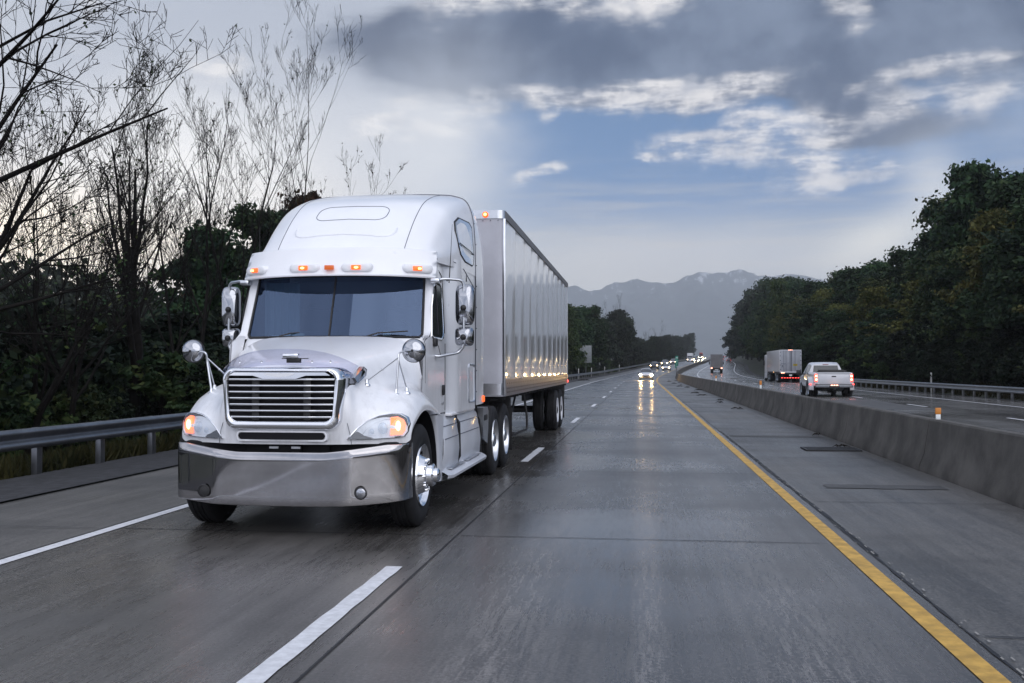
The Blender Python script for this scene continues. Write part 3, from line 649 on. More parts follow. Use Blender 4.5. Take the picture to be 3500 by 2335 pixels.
# inner arch and dark engine mass so nothing shows through
k = MB(); k.box(-.98, .98, .40, 1.5, .55, 1.28, .05); k.box(-.42, .42, .2, 5.0, .62, .92, .02); k.box(-1.12, -.95, 1.62, 1.9, .42, 1.05, .02); k.box(.95, 1.12, 1.62, 1.9, .42, 1.05, .02)
k.build('engine_bay', 'dark', T)
k = MB(); k.box(-1.08, 1.08, .24, .5, .62, .90, .03); k.box(-.15, .15, .14, .28, .80, .895, .01); k.build('front_frame', 'dark', T)
for x in (-.16, .06): MB().box(x, x + .09, .12, .16, .838, .86, .004).build('tow_hook', 'off_white', T)
k = MB()                                           # panel seams on the hood
def hood_pt(x, z0, lift=.004):                     # front skin depth at height z, half width x
    best = min(((abs(abs(p[0]) - abs(x)) + abs(p[2] - z0) * 1.0, p) for row in HG for p in row if p[1] < 1.2), key=lambda q: q[0])
    return best[1][1]
for s in (-1, 1):
    pts = [(s * .66, .13 - .001, .885), (s * .655, .125, .95), (s * .64, .115, 1.02), (s * .62, .12, 1.09)]
    k.tube([(a, b - .012, c) for a, b, c in pts], .003, 5)
k.build('panel_seam', 'seam', T)
# grille
def rrect(hw, z0, z1, r, n=6, hwb=None, bow=0.0):
    hwb = hwb or hw; pts = []
    for cx, cz, a0, h in ((hw - r, z1 - r, 0, hw), (-(hw - r), z1 - r, 90, hw), (-(hwb - r), z0 + r, 180, hwb), (hwb - r, z0 + r, 270, hwb)):
        for i in range(n + 1):
            a = R(a0 + 90 * i / n); pts.append((cx + r * math.cos(a), cz + r * math.sin(a)))
    return [(x, z + bow * (1 - (x / hw) ** 2) * (1 if z > (z0 + z1) / 2 else -.9)) for x, z in pts]
def ring(mb, loops):
    n = len(loops[0]); o = [p for l in loops for p in l]
    mb.add(o, [[i * n + j, i * n + (j + 1) % n, (i + 1) * n + (j + 1) % n, (i + 1) * n + j] for i in range(len(loops) - 1) for j in range(n)])
def curve_y(x): return .045 * (abs(x) / .6) ** 2.4
lp = lambda hw, z0, z1, r, y, hwb=None, bow=0: [(x, y + curve_y(x), z) for x, z in rrect(hw, z0, z1, r, 7, hwb, bow)]
m = MB()
ring(m, [lp(.525, 1.115, 1.572, .075, .045, .505, .012), lp(.528, 1.11, 1.576, .08, -.04, .508, .012), lp(.545, 1.09, 1.588, .09, -.055, .522, .014), lp(.575, 1.055, 1.60, .10, -.05, .548, .016),
         lp(.592, 1.035, 1.612, .11, -.02, .565, .016), lp(.605, 1.03, 1.618, .11, .06, .58, .016), lp(.625, 1.02, 1.62, .11, .17, .60, .012), lp(.64, 1.02, 1.60, .11, .26, .62, .0)])
gs = m.build('grille_surround', 'chrome', T, sharp=60)
m = MB(); q = lp(.53, 1.11, 1.578, .08, .028, .51, .012); m.add(q, [list(range(len(q)))]); m.build('radiator_screen', 'dark', T)
m = MB(); nb = 7
for i in range(nb):
    z = 1.505 - i * .0595; hw = .522 - .003 * i
    xs_ = np.linspace(-hw, hw, 29); G = []
    for x in xs_:
        b = -.030 + curve_y(x) - (.006 if .22 < abs(x) < .29 else 0)
        G.append([(x, b + .03, z + .010), (x, b + .002, z + .009), (x, b, z + .002), (x, b + .003, z - .007), (x, b + .03, z - .009)])
    m.grid(G)
m.build('grille_bars', 'chrome', gs, sharp=60)
m = MB()
for x in (-.255, .255): m.box(x - .035, x + .035, .003, .02, 1.12, 1.53, .005)
m.build('grille_support', 'frame_dark', gs)
# winged chrome plate at the top of the grille
w2 = [(-.50, 1.545), (-.45, 1.572), (.45, 1.572), (.50, 1.545), (.26, 1.535), (.18, 1.508), (.155, 1.502), (-.155, 1.502), (-.18, 1.508), (-.26, 1.535)]
MB().prism([(x, z + .012 * (1 - (x / .5) ** 2)) for x, z in w2], 'y', -.052, -.012).build('grille_badge', 'chrome', gs)
em = MB(); em.prism([(x * .8, 1.543 + z) for x, z in ((-.20, .018), (-.14, .026), (-.03, .022), (0, .028), (.03, .022), (.14, .026), (.20, .018), (.12, -.006), (.05, -.010), (0, -.014), (-.05, -.010), (-.12, -.006))], 'y', -.058, -.050)
em.build('emblem', 'white_paint', gs)
m = MB(); m.add([], [])
m.grid([[(x, .001 + curve_y(x), 1.0 - e), (x, .001 + curve_y(x), .935 + e)] for x, e in [(a * .43, .028 * max(0, (abs(a) - .93) / .07) ** 2) for a in np.linspace(-1, 1, 61)]]); m.build('air_intake', 'dark', T)
m = MB(); ring(m, [lp(.43, .935, 1.0, .028, .015), lp(.432, .933, 1.002, .03, -.003), lp(.448, .918, 1.016, .038, -.002), lp(.456, .91, 1.024, .04, .03)]); m.build('intake_frame', 'white_paint', T, sharp=60)
# smoked shield on the leading edge of the hood, hood latch
G = []
for i, a in enumerate(np.linspace(-1, 1, 25)):
    x = a * .66; s_ = abs(a) ** 3
    G.append([(x * .97, .045 + .13 * s_, 1.645 - .10 * s_ - .03 * a * a), (x, .03 + .14 * s_, 1.70 - .115 * s_ - .03 * a * a), (x * 1.02, .07 + .16 * s_, 1.775 - .13 * s_ - .035 * a * a), (x * 1.03, .11 + .18 * s_, 1.80 - .13 * s_ - .035 * a * a)])
MB().grid(cr2(G, 3, 1)).build('bug_shield', 'smoke_shield', T, sharp=60, thick=.004)
m = MB(); m.box(.02, .17, -.02, .06, 1.712, 1.752, .006); lt = m.build('hood_latch', 'chrome', T)
m = MB(); m.box(.05, .185, .0, .05, 1.665, 1.708, .006); m.box(.0, .26, .015, .04, 1.703, 1.711, .002); m.build('latch_plate', 'black_plastic', lt)
for x in (-.42, -.2, .3, .48): MB().lathe([(-.01, .012), (0, .01), (.002, .001)], (x, .025, 1.675), 'y', 8).build('shield_bolt', 'chrome', T)
# chrome side vents of the hood
for s in (-1, 1):
    v = MB(); v.add([(s * .655, .24, 1.52), (s * .70, .40, 1.63), (s * .715, .46, 1.60), (s * .715, .43, 1.54), (s * .675, .27, 1.465),
                    (s * .60, .28, 1.52), (s * .64, .44, 1.63), (s * .65, .5, 1.60), (s * .65, .47, 1.54), (s * .61, .31, 1.465)],
                    [[0, 1, 2, 3, 4], [5, 6, 7, 8, 9][::-1]] + [[i, (i + 1) % 5, (i + 1) % 5 + 5, i + 5] for i in range(5)]); v.build('hood_vent', 'mirror_chrome', T)
# bumper: wide flat centre, rounded swept corners, rolled top edge
G = []
BXO = .02
hb = [(0,0),(.25,.003),(.5,.010),(.64,.020),(.72,.040),(.84,.082),(.98,.135),(1.07,.178),(1.13,.225),(1.165,.30),(1.178,.40),(1.178,.47)]
bx = cr1([(-a, b, 0) for a, b in hb[::-1]] + [(a, b, 0) for a, b in hb[1:]], 4)
for a, b, _ in bx:
    u = (abs(a) / 1.178); lo = .300 + .05 * u ** 3; hi = .815 + .070 * min(1, max(0, (u - .35) / .5)) ** 1.2
    n_ = [lo + .012 + (hi - lo - .024) * q / 6 for q in range(7)][::-1]
    G.append([(a, b + .05, hi - .004), (a, b + .012, hi), (a, b + .003, hi - .003)] + [(a, b, z) for z in n_] + [(a, b + .003, lo + .003), (a, b + .012, lo), (a, b + .05, lo + .004)])
bp = MB().grid(G).build('bumper', 'bumper_metal', T, sharp=30)
for s in (-1, 1):
    x = s * .72 + (.06 if s > 0 else -.06); yb = .038 if s < 0 else .020
    fl = MB().lathe([(-.002, .062), (-.012, .060), (-.014, .050), (-.004, .047)], (x, yb, .435), 'y', 28).build('fog_lamp', 'black_plastic', bp)
    MB().lathe([(-.006, .048), (-.012, .03), (-.014, .001)], (x, yb, .435), 'y', 24).build('lens', 'mirror_chrome' if s > 0 else 'frame_dark', fl)
MB().ball((1.165, .33, .80), (.012, .014, .014), 10, 6).build('bumper_bolt', 'frame_dark', bp)
# headlamps
def fasc_y(x):                                      # depth of the front skin at |x|
    return float(np.interp(abs(x), [.5, .60, .71, .81, .96, 1.10, 1.175, 1.2], [.08, .10, .16, .20, .26, .34, .40, .44]))
for s in (-1, 1):
    out = [(.63, .938), (.66, .975), (.72, 1.045), (.80, 1.11), (.90, 1.155), (1.0, 1.172), (1.08, 1.165), (1.135, 1.13), (1.155, 1.07), (1.15, 1.0), (1.12, .955), (1.06, .945), (.9, .938), (.75, .934)]
    def loop(pts, dy, sc=1.0, c=(.93, 1.04)): return [(s * (c[0] + (x - c[0]) * sc), fasc_y(c[0] + (x - c[0]) * sc) + dy + .03 * max(0, (z - 1.06) / .1), c[1] + (z - c[1]) * sc) for x, z in pts]
    h = MB(); ring(h, [loop(out, .05, 1.05), loop(out, -.018, 1.045), loop(out, -.022, 1.0), loop(out, -.004, .97)]); hl = h.build('headlight', 'chrome', T, sharp=60)
    q = loop(out, .0, 1.0); h = MB(); h.add(q, [list(range(len(q)))]); h.build('lamp_bucket', 'black_plastic', hl)
    inn = [(.74, .965), (.78, 1.02), (.86, 1.085), (.95, 1.12), (1.05, 1.125), (1.05, .965)]
    q0 = loop(inn, -.006); q1 = loop(inn, .045, .8, (.92, 1.03)); h = MB(); ring(h, [q0, q1]); h.add(q1, [list(range(len(q1)))]); h.build('reflector', 'mirror_chrome', hl, sharp=20)
    h = MB(); c_ = (s * .93, fasc_y(.93) - .004, 1.035); h.ball(c_, (.055, .03, .055), 16, 10); h.ball((s * .83, fasc_y(.83) - .004, 1.005), (.028, .018, .03), 10, 6); h.build('bulb', 'lens_glass', hl)
    tn = [(1.0, .965), (1.0, 1.14), (1.06, 1.145), (1.115, 1.115), (1.135, 1.07), (1.13, 1.01), (1.105, .97)]
    h = MB(); q = loop(tn, -.014, 1.0, (1.06, 1.05)); h.add(q, [list(range(len(q)))]); h.build('turn_signal', 'turn_signal', hl)
    h = MB(); h.ball((s * 1.068, fasc_y(1.07) - .012, 1.055), (.026, .016, .050), 12, 8); h.build('turn_bulb', 'turn_bulb', hl)
    q = loop(out, -.024, .985); h = MB(); h.add(q, [list(range(len(q)))]); h.build('lens', 'lens_glass', hl)
# ---------------------------------------------------- cab and sleeper walls
def side_x(y, z):
    a = float(np.interp(y, [1.2, 1.5, 2.3, 2.45, 2.72, 2.9, 3.95, 4.8], [1.075, 1.10, 1.125, 1.13, 1.205, 1.215, 1.22, 1.20]))
    return a - .05 * max(0, (z - 1.9) / 1.0) * (1 if y < 2.45 else max(0, (2.9 - y) / .45))
def wall(y0, y1, z0, z1, ny, nz, front=None, s=1):
    G = []
    for i in range(ny + 1):
        row = []
        for j in range(nz + 1):
            z = z0 + (z1 - z0) * j / nz; f = front(z) if front else y0; y = f + (y1 - f) * i / ny
            row.append((s * side_x(y, z), y, z))
        G.append(row)
    return G
fr = lambda z: float(np.interp(z, [1.1, 1.90, 1.97, 2.62, 2.95], [1.28, 1.36, 1.66, 1.93, 2.02]))
for s in (1, -1):
    m = MB(); m.grid(wall(0, 2.36, 1.10, 2.93, 16, 36, fr, s)); dr = m.build('door', 'white_paint', T, sharp=180)
    def onw(y, z, d=.006): return (s * (side_x(y, z) + d), y, z)
    zr = lambda y: y
    # window glass with black rubber and drip moulding
    wn_ = [(1.72, 1.99), (1.78, 2.30), (1.90, 2.50), (1.98, 2.56), (2.20, 2.56), (2.25, 2.52), (2.27, 2.42), (2.27, 2.08), (2.24, 1.99), (2.16, 1.96), (1.8, 1.965)]
    c0 = (2.02, 2.25)
    sc_ = lambda k_, d: [onw(c0[0] + (y - c0[0]) * k_, c0[1] + (z - c0[1]) * k_, d) for y, z in wn_]
    q = MB(); ring(q, [sc_(1.10, .001), sc_(1.09, .010), sc_(1.02, .010), sc_(1.0, .004)]); wf = q.build('side_window', 'chrome' if s > 0 else 'black_plastic', dr, sharp=60)
    q = MB(); p_ = sc_(1.0, .005); q.add(p_, [list(range(len(p_)))]); q.build('pane', 'car_glass', wf)
    q = MB(); q.tube([onw(1.99, 2.0, .008), onw(1.99, 2.555, .008)], .008, 6); q.build('division_bar', 'black_plastic', wf)
    q = MB(); q.box(min(s * 1.128, s * 1.15), max(s * 1.128, s * 1.15), 2.17, 2.24, 1.30, 1.42, .01); q.build('door_handle', 'black_plastic', dr)
    q = MB(); q.box(min(s * 1.129, s * 1.134), max(s * 1.129, s * 1.134), 2.17, 2.25, 1.195, 1.225, .002); q.build('badge_plate', 'alu', dr)
    q = MB(); q.tube([onw(2.345, z, .001) for z in np.linspace(1.12, 1.9, 12)], .0055, 5); q.tube([onw(2.345, z, .001) for z in np.linspace(2.02, 2.62, 8)] + [onw(2.30, 2.70, .001), onw(2.15, 2.75, .0)], .0075, 5)
    q.tube([onw(1.42, z, .0) for z in np.linspace(1.45, 1.88, 5)], .003, 5); q.build('door_seam', 'dark_seam', dr)
    m = MB(); m.grid(wall(2.36, 3.93, 1.08, 2.93, 24, 18, None, s)); m.box(min(s*1.0,s*1.2), max(s*1.0,s*1.2), 2.38, 3.9, 1.05, 1.085, .01); sw = m.build('sleeper_wall', 'white_paint', T, sharp=180)
    q = MB(); la = [(3.42, 1.22), (3.42, 1.62), (3.46, 1.66), (3.82, 1.66), (3.86, 1.62), (3.86, 1.22), (3.82, 1.18), (3.46, 1.18), (3.42, 1.22)]
    q.tube([onw(y, z, .004) for y, z in la], .012, 6); q.build('hatch_frame', 'alu', sw)
    q = MB(); q.tube([onw(2.02, 2.93, .002), onw(2.4, 2.92, .002), onw(2.7, 2.89, .002), onw(3.1, 2.84, .002), onw(3.9, 2.66, .002)], .005, 5)
    q.build('panel_seam', 'seam', sw)
m = MB(); m.box(-1.09, 1.09, 1.7, 3.9, 1.10, 1.16, .02); m.box(-1.18, 1.18, 3.86, 3.92, 1.1, 3.5, .02); m.build('cab_floor', 'dark', T)
# windshield with body-coloured pillars
def ws(a, b):                                       # a -1..1 across, b 0..1 up
    hw = 1.005 - .035 * b; x = a * hw; y0 = 1.47 + .20 * abs(a) ** 2.6; y1 = 1.74 + .20 * abs(a) ** 2.6
    return (x, y0 + (y1 - y0) * b, 1.955 + .70 * b)
WG = [[ws(a, b) for b in np.linspace(0, 1, 9)] for a in np.linspace(-1, 1, 33)]
wsd = MB().grid(WG).build('windshield', 'windshield_glass', T, sharp=180)
m = MB(); bd = [ws(a, 0.012) for a in np.linspace(-1, 1, 25)]; ed = []
edge = [ws(a, 0) for a in np.linspace(-.97, .97, 21)] + [ws(1, .05)] + [ws(1, b) for b in np.linspace(.1, 1, 8)] + [ws(a, 1) for a in np.linspace(.98, -.98, 21)] + [ws(-1, b) for b in np.linspace(1, .05, 8)] + [ws(-.97, 0)]
m.tube([(x, y - .004, z) for x, y, z in edge], .015, 6); m.build('rubber_seal', 'black_plastic', wsd)
m = MB(); m.tube([(0, ws(0, b)[1] - .004, ws(0, b)[2]) for b in np.linspace(0, 1, 7)], .012, 6); m.build('divider', 'black_plastic', wsd)
for s in (1, -1):
    G = []
    for b in np.linspace(-.02, 1.25, 12):
        p0 = ws(s, b); z = p0[2]; yy = fr(z); p1 = (s * side_x(yy, z), yy, z)
        mid = ((p0[0] * .45 + p1[0] * .55) + s * .008, (p0[1] * .6 + p1[1] * .4) - .008, z); G.append([p0, mid, p1])
    MB().grid(cr2(G, 2, 4)).build('pillar', 'white_paint', T, sharp=180)
G = []
for a in np.linspace(-1, 1, 21):
    p0 = ws(a, 0); x = a * 1.03; G.append([(x, p0[1] - .10 - .02, p0[2] - .10 - .12 * abs(a) ** 3), (x, p0[1] - .03, p0[2] - .025 - .04 * abs(a) ** 3), (a * 1.01, p0[1] + .005, p0[2] + .002), (a * 1.0, p0[1] + .06, p0[2] - .01)])
m = MB().grid(G)
for s in (1, -1): m.add([(s * 1.03, 1.54, 1.74), (s * 1.03, 1.65, 1.97), (s * 1.085, 1.70, 2.0), (s * 1.082, 1.40, 1.90), (s * 1.078, 1.33, 1.5), (s * 1.0, 1.38, 1.5)], [[0, 1, 2, 3], [0, 3, 4, 5]])
m.build('cowl', 'white_paint', T, sharp=60)
m = MB()
for s in (-.55, .45):
    m.tube([(s, 1.42, 1.965), (s + .1, 1.49, 2.0), (s + .42, 1.55, 2.02)], .008, 5)
m.build('wiper', 'black_plastic', T)
# inside of the cab
m = MB(); m.box(-.97, .97, 1.78, 2.15, 1.6, 1.96, .05); db = m.build('dashboard', 'dash', T)
m = MB(); m.box(-.80, -.52, 1.80, 1.98, 1.965, 1.985, .004, Matrix.Rotation(.3, 3, 'Z')); m.box(-.62, -.42, 1.78, 1.9, 1.965, 2.01, .004, Matrix.Rotation(-.5, 3, 'Z')); m.box(.52, .6, 1.80, 1.88, 1.965, 2.03, .01)
m.build('papers', 'paper', db)
m = MB()
for x in (-.55, .55): m.box(x - .25, x + .25, 2.35, 2.85, 1.5, 1.75, .06); m.box(x - .25, x + .25, 2.75, 2.92, 1.7, 2.35, .07); m.box(x - .14, x + .14, 2.78, 2.9, 2.36, 2.55, .05)
m.build('seats', 'seat_cloth', T)
m = MB(); m.tube([(.55 + .22 * math.cos(a), 2.18 + .10 * math.sin(a), 1.98 + .20 * math.sin(a)) for a in np.linspace(0, 6.283, 25)], .014, 6, False); m.build('steering_wheel', 'black_plastic', T)
m = MB(); m.box(-1.02, 1.02, 3.0, 3.05, 1.3, 2.7, .02)
m.add([(-1.0, 2.0, 2.66), (1.0, 2.0, 2.66), (1.0, 3.0, 2.75), (-1.0, 3.0, 2.75)], [[0, 1, 2, 3]])
for s in (1, -1): m.add([(s * 1.03, 1.75, 1.3), (s * 1.03, 3.0, 1.3), (s * 1.0, 3.0, 2.75), (s * 1.0, 1.98, 2.62), (s * 1.02, 1.74, 1.95)], [[0, 1, 2, 3, 4]])
m.build('cab_lining', 'seat_cloth', T)

mat('curtain', (.20, .23, .25), .9)
m = MB(); m.grid([[(-.93 + .42 * i / 20 , 1.98 + .01 * math.sin(i * 1.6), z) for z in (1.99, 2.6)] for i in range(21)]); 
m.build('sun_curtain', 'curtain', T)
# visor over the windshield
def vx(a, hw, y0, bow, p=2.6): return (a * hw, y0 + bow * abs(a) ** p)
G = []
for a in np.linspace(-1, 1, 41):
    row = []
    for hw, y0, z in ((1.04, 1.72, 2.655), (1.10, 1.50, 2.62), (1.12, 1.475, 2.635), (1.12, 1.49, 2.66), (1.115, 1.56, 2.80), (1.10, 1.62, 2.925), (1.085, 1.65, 2.955), (1.06, 1.80, 2.965)):
        x, y = vx(a, hw, y0, .36); row.append((x, y, z + .012 * (1 - a * a)))
    G.append(row)
m = MB().grid(cr2(G, 3, 1))
for s in (1, -1):                                   # returns along the cab sides
    rr = [G[-1 if s > 0 else 0][j] for j in range(1, 7)]
    m.grid([[p, (s * (side_x(2.1, p[2]) + .005), p[1] + .16, p[2] + .0), (s * (side_x(2.25, p[2]) + .004), 2.16 + (p[2] - 2.62) * .2, p[2])] for p in rr])
vs_ = m.build('sun_visor', 'white_paint', T, sharp=45)
m = MB()
for s in (1, -1):
    for y, z in ((2.02, 2.86), (1.97, 2.78), (1.94, 2.67)): m.ball((s * (1.09), y, z), (.012, .012, .012), 8, 6)
m.build('visor_bolt', 'black_plastic', vs_)
for x, lit in ((-.94, 1), (-.30, 1), (0, 0), (.30, 1), (.94, 1)):
    a = x / 1.12; y = 1.505 + .36 * abs(a) ** 2.6; dy_ = .36 * 2.6 * abs(a) ** 1.6 / 1.12 * (1 if x > 0 else -1); rot = Matrix.Rotation(math.atan(dy_), 3, 'Z')
    def P(dx, d, z): q = rot @ Vector((dx, d, 0)); return (x + q.x, y + q.y, z)
    if abs(x) > .1:
        h = MB(); hw = .17
        ring(h, [[P(px_ * k_, d, 2.722 + (pz - 2.722) * k_) for px_, pz in rrect(hw, 2.675, 2.77, .045, 5)] for k_, d in ((1.1, .05), (1.0, -.012), (.9, -.026), (.6, -.03))])
        q_ = [P(px_ * .6, -.03, 2.722 + (pz - 2.722) * .6) for px_, pz in rrect(hw, 2.675, 2.77, .045, 5)]; h.add(q_, [list(range(len(q_)))])
        h.build('lamp_fairing', 'white_paint', vs_, sharp=60)
    h = MB(); h.box(x - .052, x + .052, y - .052, y - .015, 2.697, 2.747, .006, rot); ml = h.build('marker_lamp', 'amber_lamp' if lit else 'amber_off', T)
    if lit: h = MB(); q = rot @ Vector((0, -.052, 0)); h.ball((x + q.x, y + q.y, 2.72), (.026, .006, .013), 12, 8); h.build('bulb', 'amber_bulb', ml)
# roof
rc = [
 [(0,1.74,2.93),(0,1.95,3.15),(0,2.3,3.42),(0,2.75,3.66),(0,3.3,3.83),(0,3.93,3.94)],
 [(.40,1.77,2.93),(.40,1.98,3.15),(.40,2.33,3.42),(.40,2.77,3.66),(.40,3.31,3.83),(.40,3.93,3.938)],
 [(.70,1.84,2.93),(.70,2.06,3.14),(.71,2.41,3.41),(.73,2.83,3.645),(.74,3.34,3.805),(.76,3.93,3.925)],
 [(.80,1.87,2.93),(.82,2.10,3.12),(.85,2.45,3.38),(.88,2.87,3.61),(.90,3.37,3.78),(.93,3.93,3.905)],
 [(.93,1.93,2.93),(.97,2.16,3.075),(1.005,2.51,3.31),(1.04,2.92,3.53),(1.07,3.41,3.70),(1.09,3.93,3.835)],
 [(1.01,1.98,2.93),(1.05,2.22,3.00),(1.10,2.57,3.16),(1.135,2.98,3.35),(1.16,3.45,3.51),(1.175,3.93,3.65)],
 [(1.055,2.02,2.91),(1.10,2.27,2.935),(1.155,2.62,3.01),(1.19,3.02,3.12),(1.208,3.48,3.23),(1.214,3.93,3.33)],
 [(1.072,2.02,2.83),(1.112,2.30,2.83),(1.165,2.62,2.83),(1.21,3.02,2.83),(1.222,3.48,2.83),(1.226,3.93,2.83)]]
RG = cr2(rc, 8, 6)
rf = MB().grid(RG, mirror=True).build('roof_fairing', 'white_paint', T, sharp=60)
def roof_at(x, y):
    b = min((p for row in RG for p in row), key=lambda p: (abs(p[0]) - abs(x)) ** 2 + (p[1] - y) ** 2); return b[2]
from mathutils.bvhtree import BVHTree
def bvh_of(G):
    G = np.asarray(G); a, b = G.shape[:2]; return BVHTree.FromPolygons([tuple(p) for p in G.reshape(-1, 3)], [[i * b + j, i * b + j + 1, (i + 1) * b + j + 1, (i + 1) * b + j] for i in range(a - 1) for j in range(b - 1)])
BR = bvh_of(RG)
def roof_line(mb, pts, r):
    o = []
    for x, y in pts:
        h = BR.ray_cast(Vector((abs(x), y, 6)), Vector((0, 0, -1)))[0]
        if h is not None: o.append((x, y, h.z + .0008))
    if len(o) > 1: mb.tube(o, r, 5)
m = MB()
for s in (1, -1): roof_line(m, [(s * (.745 + .035 * (y - 1.85) / 2), y) for y in np.linspace(1.87, 3.75, 26)], .0045)
def rr_line(x0, x1, y0, y1, r, n=6):
    pts = []
    for cx, cy, a0 in ((x1 - r, y1 - r, 0), (x0 + r, y1 - r, 90), (x0 + r, y0 + r, 180), (x1 - r, y0 + r, 270)):
        pts += [(cx + r * math.cos(R(a0 + 90 * i / n)), cy + r * math.sin(R(a0 + 90 * i / n))) for i in range(n + 1)]
    o = []
    for i in range(len(pts)):
        p, q = pts[i], pts[(i + 1) % len(pts)]; k_ = max(1, int(math.dist(p, q) / .06))
        o += [(p[0] + (q[0] - p[0]) * t_ / k_, p[1] + (q[1] - p[1]) * t_ / k_) for t_ in range(k_)]
    return o + [o[0]]
roof_line(m, rr_line(-.43, .43, 2.22, 2.56, .13), .0045)
m.build('roof_seam', 'seam', rf)
m = MB(); roof_line(m, [(-.60, 2.14), (-.60, 2.08), (-.57, 2.02), (-.50, 1.975)] + [(x, 1.955) for x in np.linspace(-.42, .42, 14)] + [(.50, 1.975), (.57, 2.02), (.60, 2.08), (.60, 2.14)], .011); m.build('roof_crease', 'white_paint', rf)
# rear fairing / side extenders
def roof_sec(y, sx_, dz_): return [(p[0] * sx_, y, p[2] + dz_) for p in RG[:, -1]]
secs = [[(p[0] * 1.002, 3.935, p[2] + .003) for p in RG[:, -1]], roof_sec(4.15, 1.0, -.005), roof_sec(4.45, .995, -.05), roof_sec(4.73, .985, -.14)]
G = [[p for p in sec] + [(sec[-1][0], sec[-1][1], z) for z in (2.4, 1.9, 1.5, 1.12)] for sec in secs]
re = MB().grid(cr2(G, 1, 3), mirror=True).build('rear_fairing', 'white_paint', T, sharp=60)
m = MB(); m.grid([[(p[0] * .93, p[1] + .03, p[2] - .05) for p in sec] + [(sec[-1][0] * .97, sec[-1][1] + .03, z) for z in (2.0, 1.12)] for sec in (secs[0], secs[3])], mirror=True); m.build('fairing_lining', 'frame_dark', re)
m = MB(); rim_ = [(p[0] + .002, p[1] - .003, p[2] + .002) for p in G[0]]
m.tube(rim_, .005, 5); m.tube([(-a, b, c) for a, b, c in rim_], .005, 5); m.build('fairing_seam', 'seam', re)
m = MB()
for z in np.arange(1.3, 3.6, .28):
    x = float(np.interp(z, [p[2] for p in G[0]][::-1], [p[0] for p in G[0]][::-1]))
    for s in (1, -1): m.ball((s * (x + .004), 3.965, z), .008, 6, 4)
m.build('rivet', 'frame_dark', re)
for s in (1, -1):
    m = MB(); m.box(min(s * 1.205, s * 1.235), max(s * 1.205, s * 1.235), 4.60, 4.70, 1.14, 1.23, .01); m.build('side_marker', 'amber_lamp', T)
    # sleeper window
    wq = [(2.98, 3.02), (2.93, 3.10), (2.92, 3.3), (3.0, 3.42), (3.2, 3.50), (3.62, 3.50), (3.74, 3.45), (3.77, 3.1), (3.72, 2.98), (3.66, 2.95), (3.2, 2.955)]
    def wallp(y, z, d=.0):
        h = BR.ray_cast(Vector((3, y, z)), Vector((-1, 0, 0)))[0]; x = h.x if h is not None else side_x(y, z); return (s * (x + d), y, z)
    c0 = (3.35, 3.2); lo_ = lambda k_, d: [wallp(c0[0] + (y - c0[0]) * k_, c0[1] + (z - c0[1]) * k_, d) for y, z in wq]
    m = MB(); ring(m, [lo_(1.05, .0), lo_(1.04, .012), lo_(1.0, .012), lo_(.98, .006)]); uw = m.build('sleeper_window', 'black_plastic', T, sharp=60)
    m = MB(); q = lo_(.99, .010); q2 = [(s * (np.mean([abs(p[0]) for p in q])), c0[0], c0[1])]; m.add(q + q2, [[i, (i + 1) % len(q), len(q)] for i in range(len(q))]); m.build('pane', 'chrome', uw, sharp=180)
    m = MB(); m.tube([wallp(2.96, 3.16, .014), wallp(3.4, 3.12, .016), wallp(3.75, 3.10, .014)], .006, 5); m.build('window_bar', 'black_plastic', uw)
    # antenna
    m = MB(); m.ball((s * 1.14, 2.42, 2.66), .022, 10, 6); m.tube([(s * 1.16, 2.42, 2.62), (s * 1.175, 2.43, 2.9), (s * 1.19, 2.46, 3.32)], [.007, .005, .002], 6); m.tube([(s * 1.12, 2.42, 2.66), (s * 1.165, 2.42, 2.66)], .008, 6); m.build('antenna', 'black_plastic', T)
# mirrors
def bent(pts, r, n=8, k=5):                         # tube with rounded corners
    o = [Vector(pts[0])]
    for a, b, c in zip(pts[:-2], pts[1:-1], pts[2:]):
        a, b, c = Vector(a), Vector(b), Vector(c); ra = min(.07, (a - b).length / 2.2, (c - b).length / 2.2)
        p, q = b + (a - b).normalized() * ra, b + (c - b).normalized() * ra
        for i in range(k + 1): s_ = i / k; o.append(p * (1 - s_) ** 2 + b * 2 * s_ * (1 - s_) + q * s_ ** 2)
    o.append(Vector(pts[-1])); return o
def pillow(mb, c, hw, hh, d, yaw, bulge=.05, n=10):  # rounded mirror head: domed shell facing forward, flat glass behind
    rot = Matrix.Rotation(yaw, 3, 'Z'); G = []
    sup = lambda t_: (math.copysign(abs(math.cos(t_)) ** .45, math.cos(t_)), math.copysign(abs(math.sin(t_)) ** .45, math.sin(t_)))
    for k_, dd in ((1.0, d), (1.0, .35 * d), (.985, 0), (.93, -.35 * bulge), (.75, -.75 * bulge), (.4, -.96 * bulge), (.01, -bulge)):
        row = []
        for i in range(33):
            a, b = sup(2 * math.pi * i / 32); q = rot @ Vector((a * hw * k_, dd, 0)); row.append((c[0] + q.x, c[1] + q.y, c[2] + b * hh * k_))
        G.append(row)
    mb.grid(G); mb.add([tuple(p) for p in G[0][:-1]], [list(range(32))])
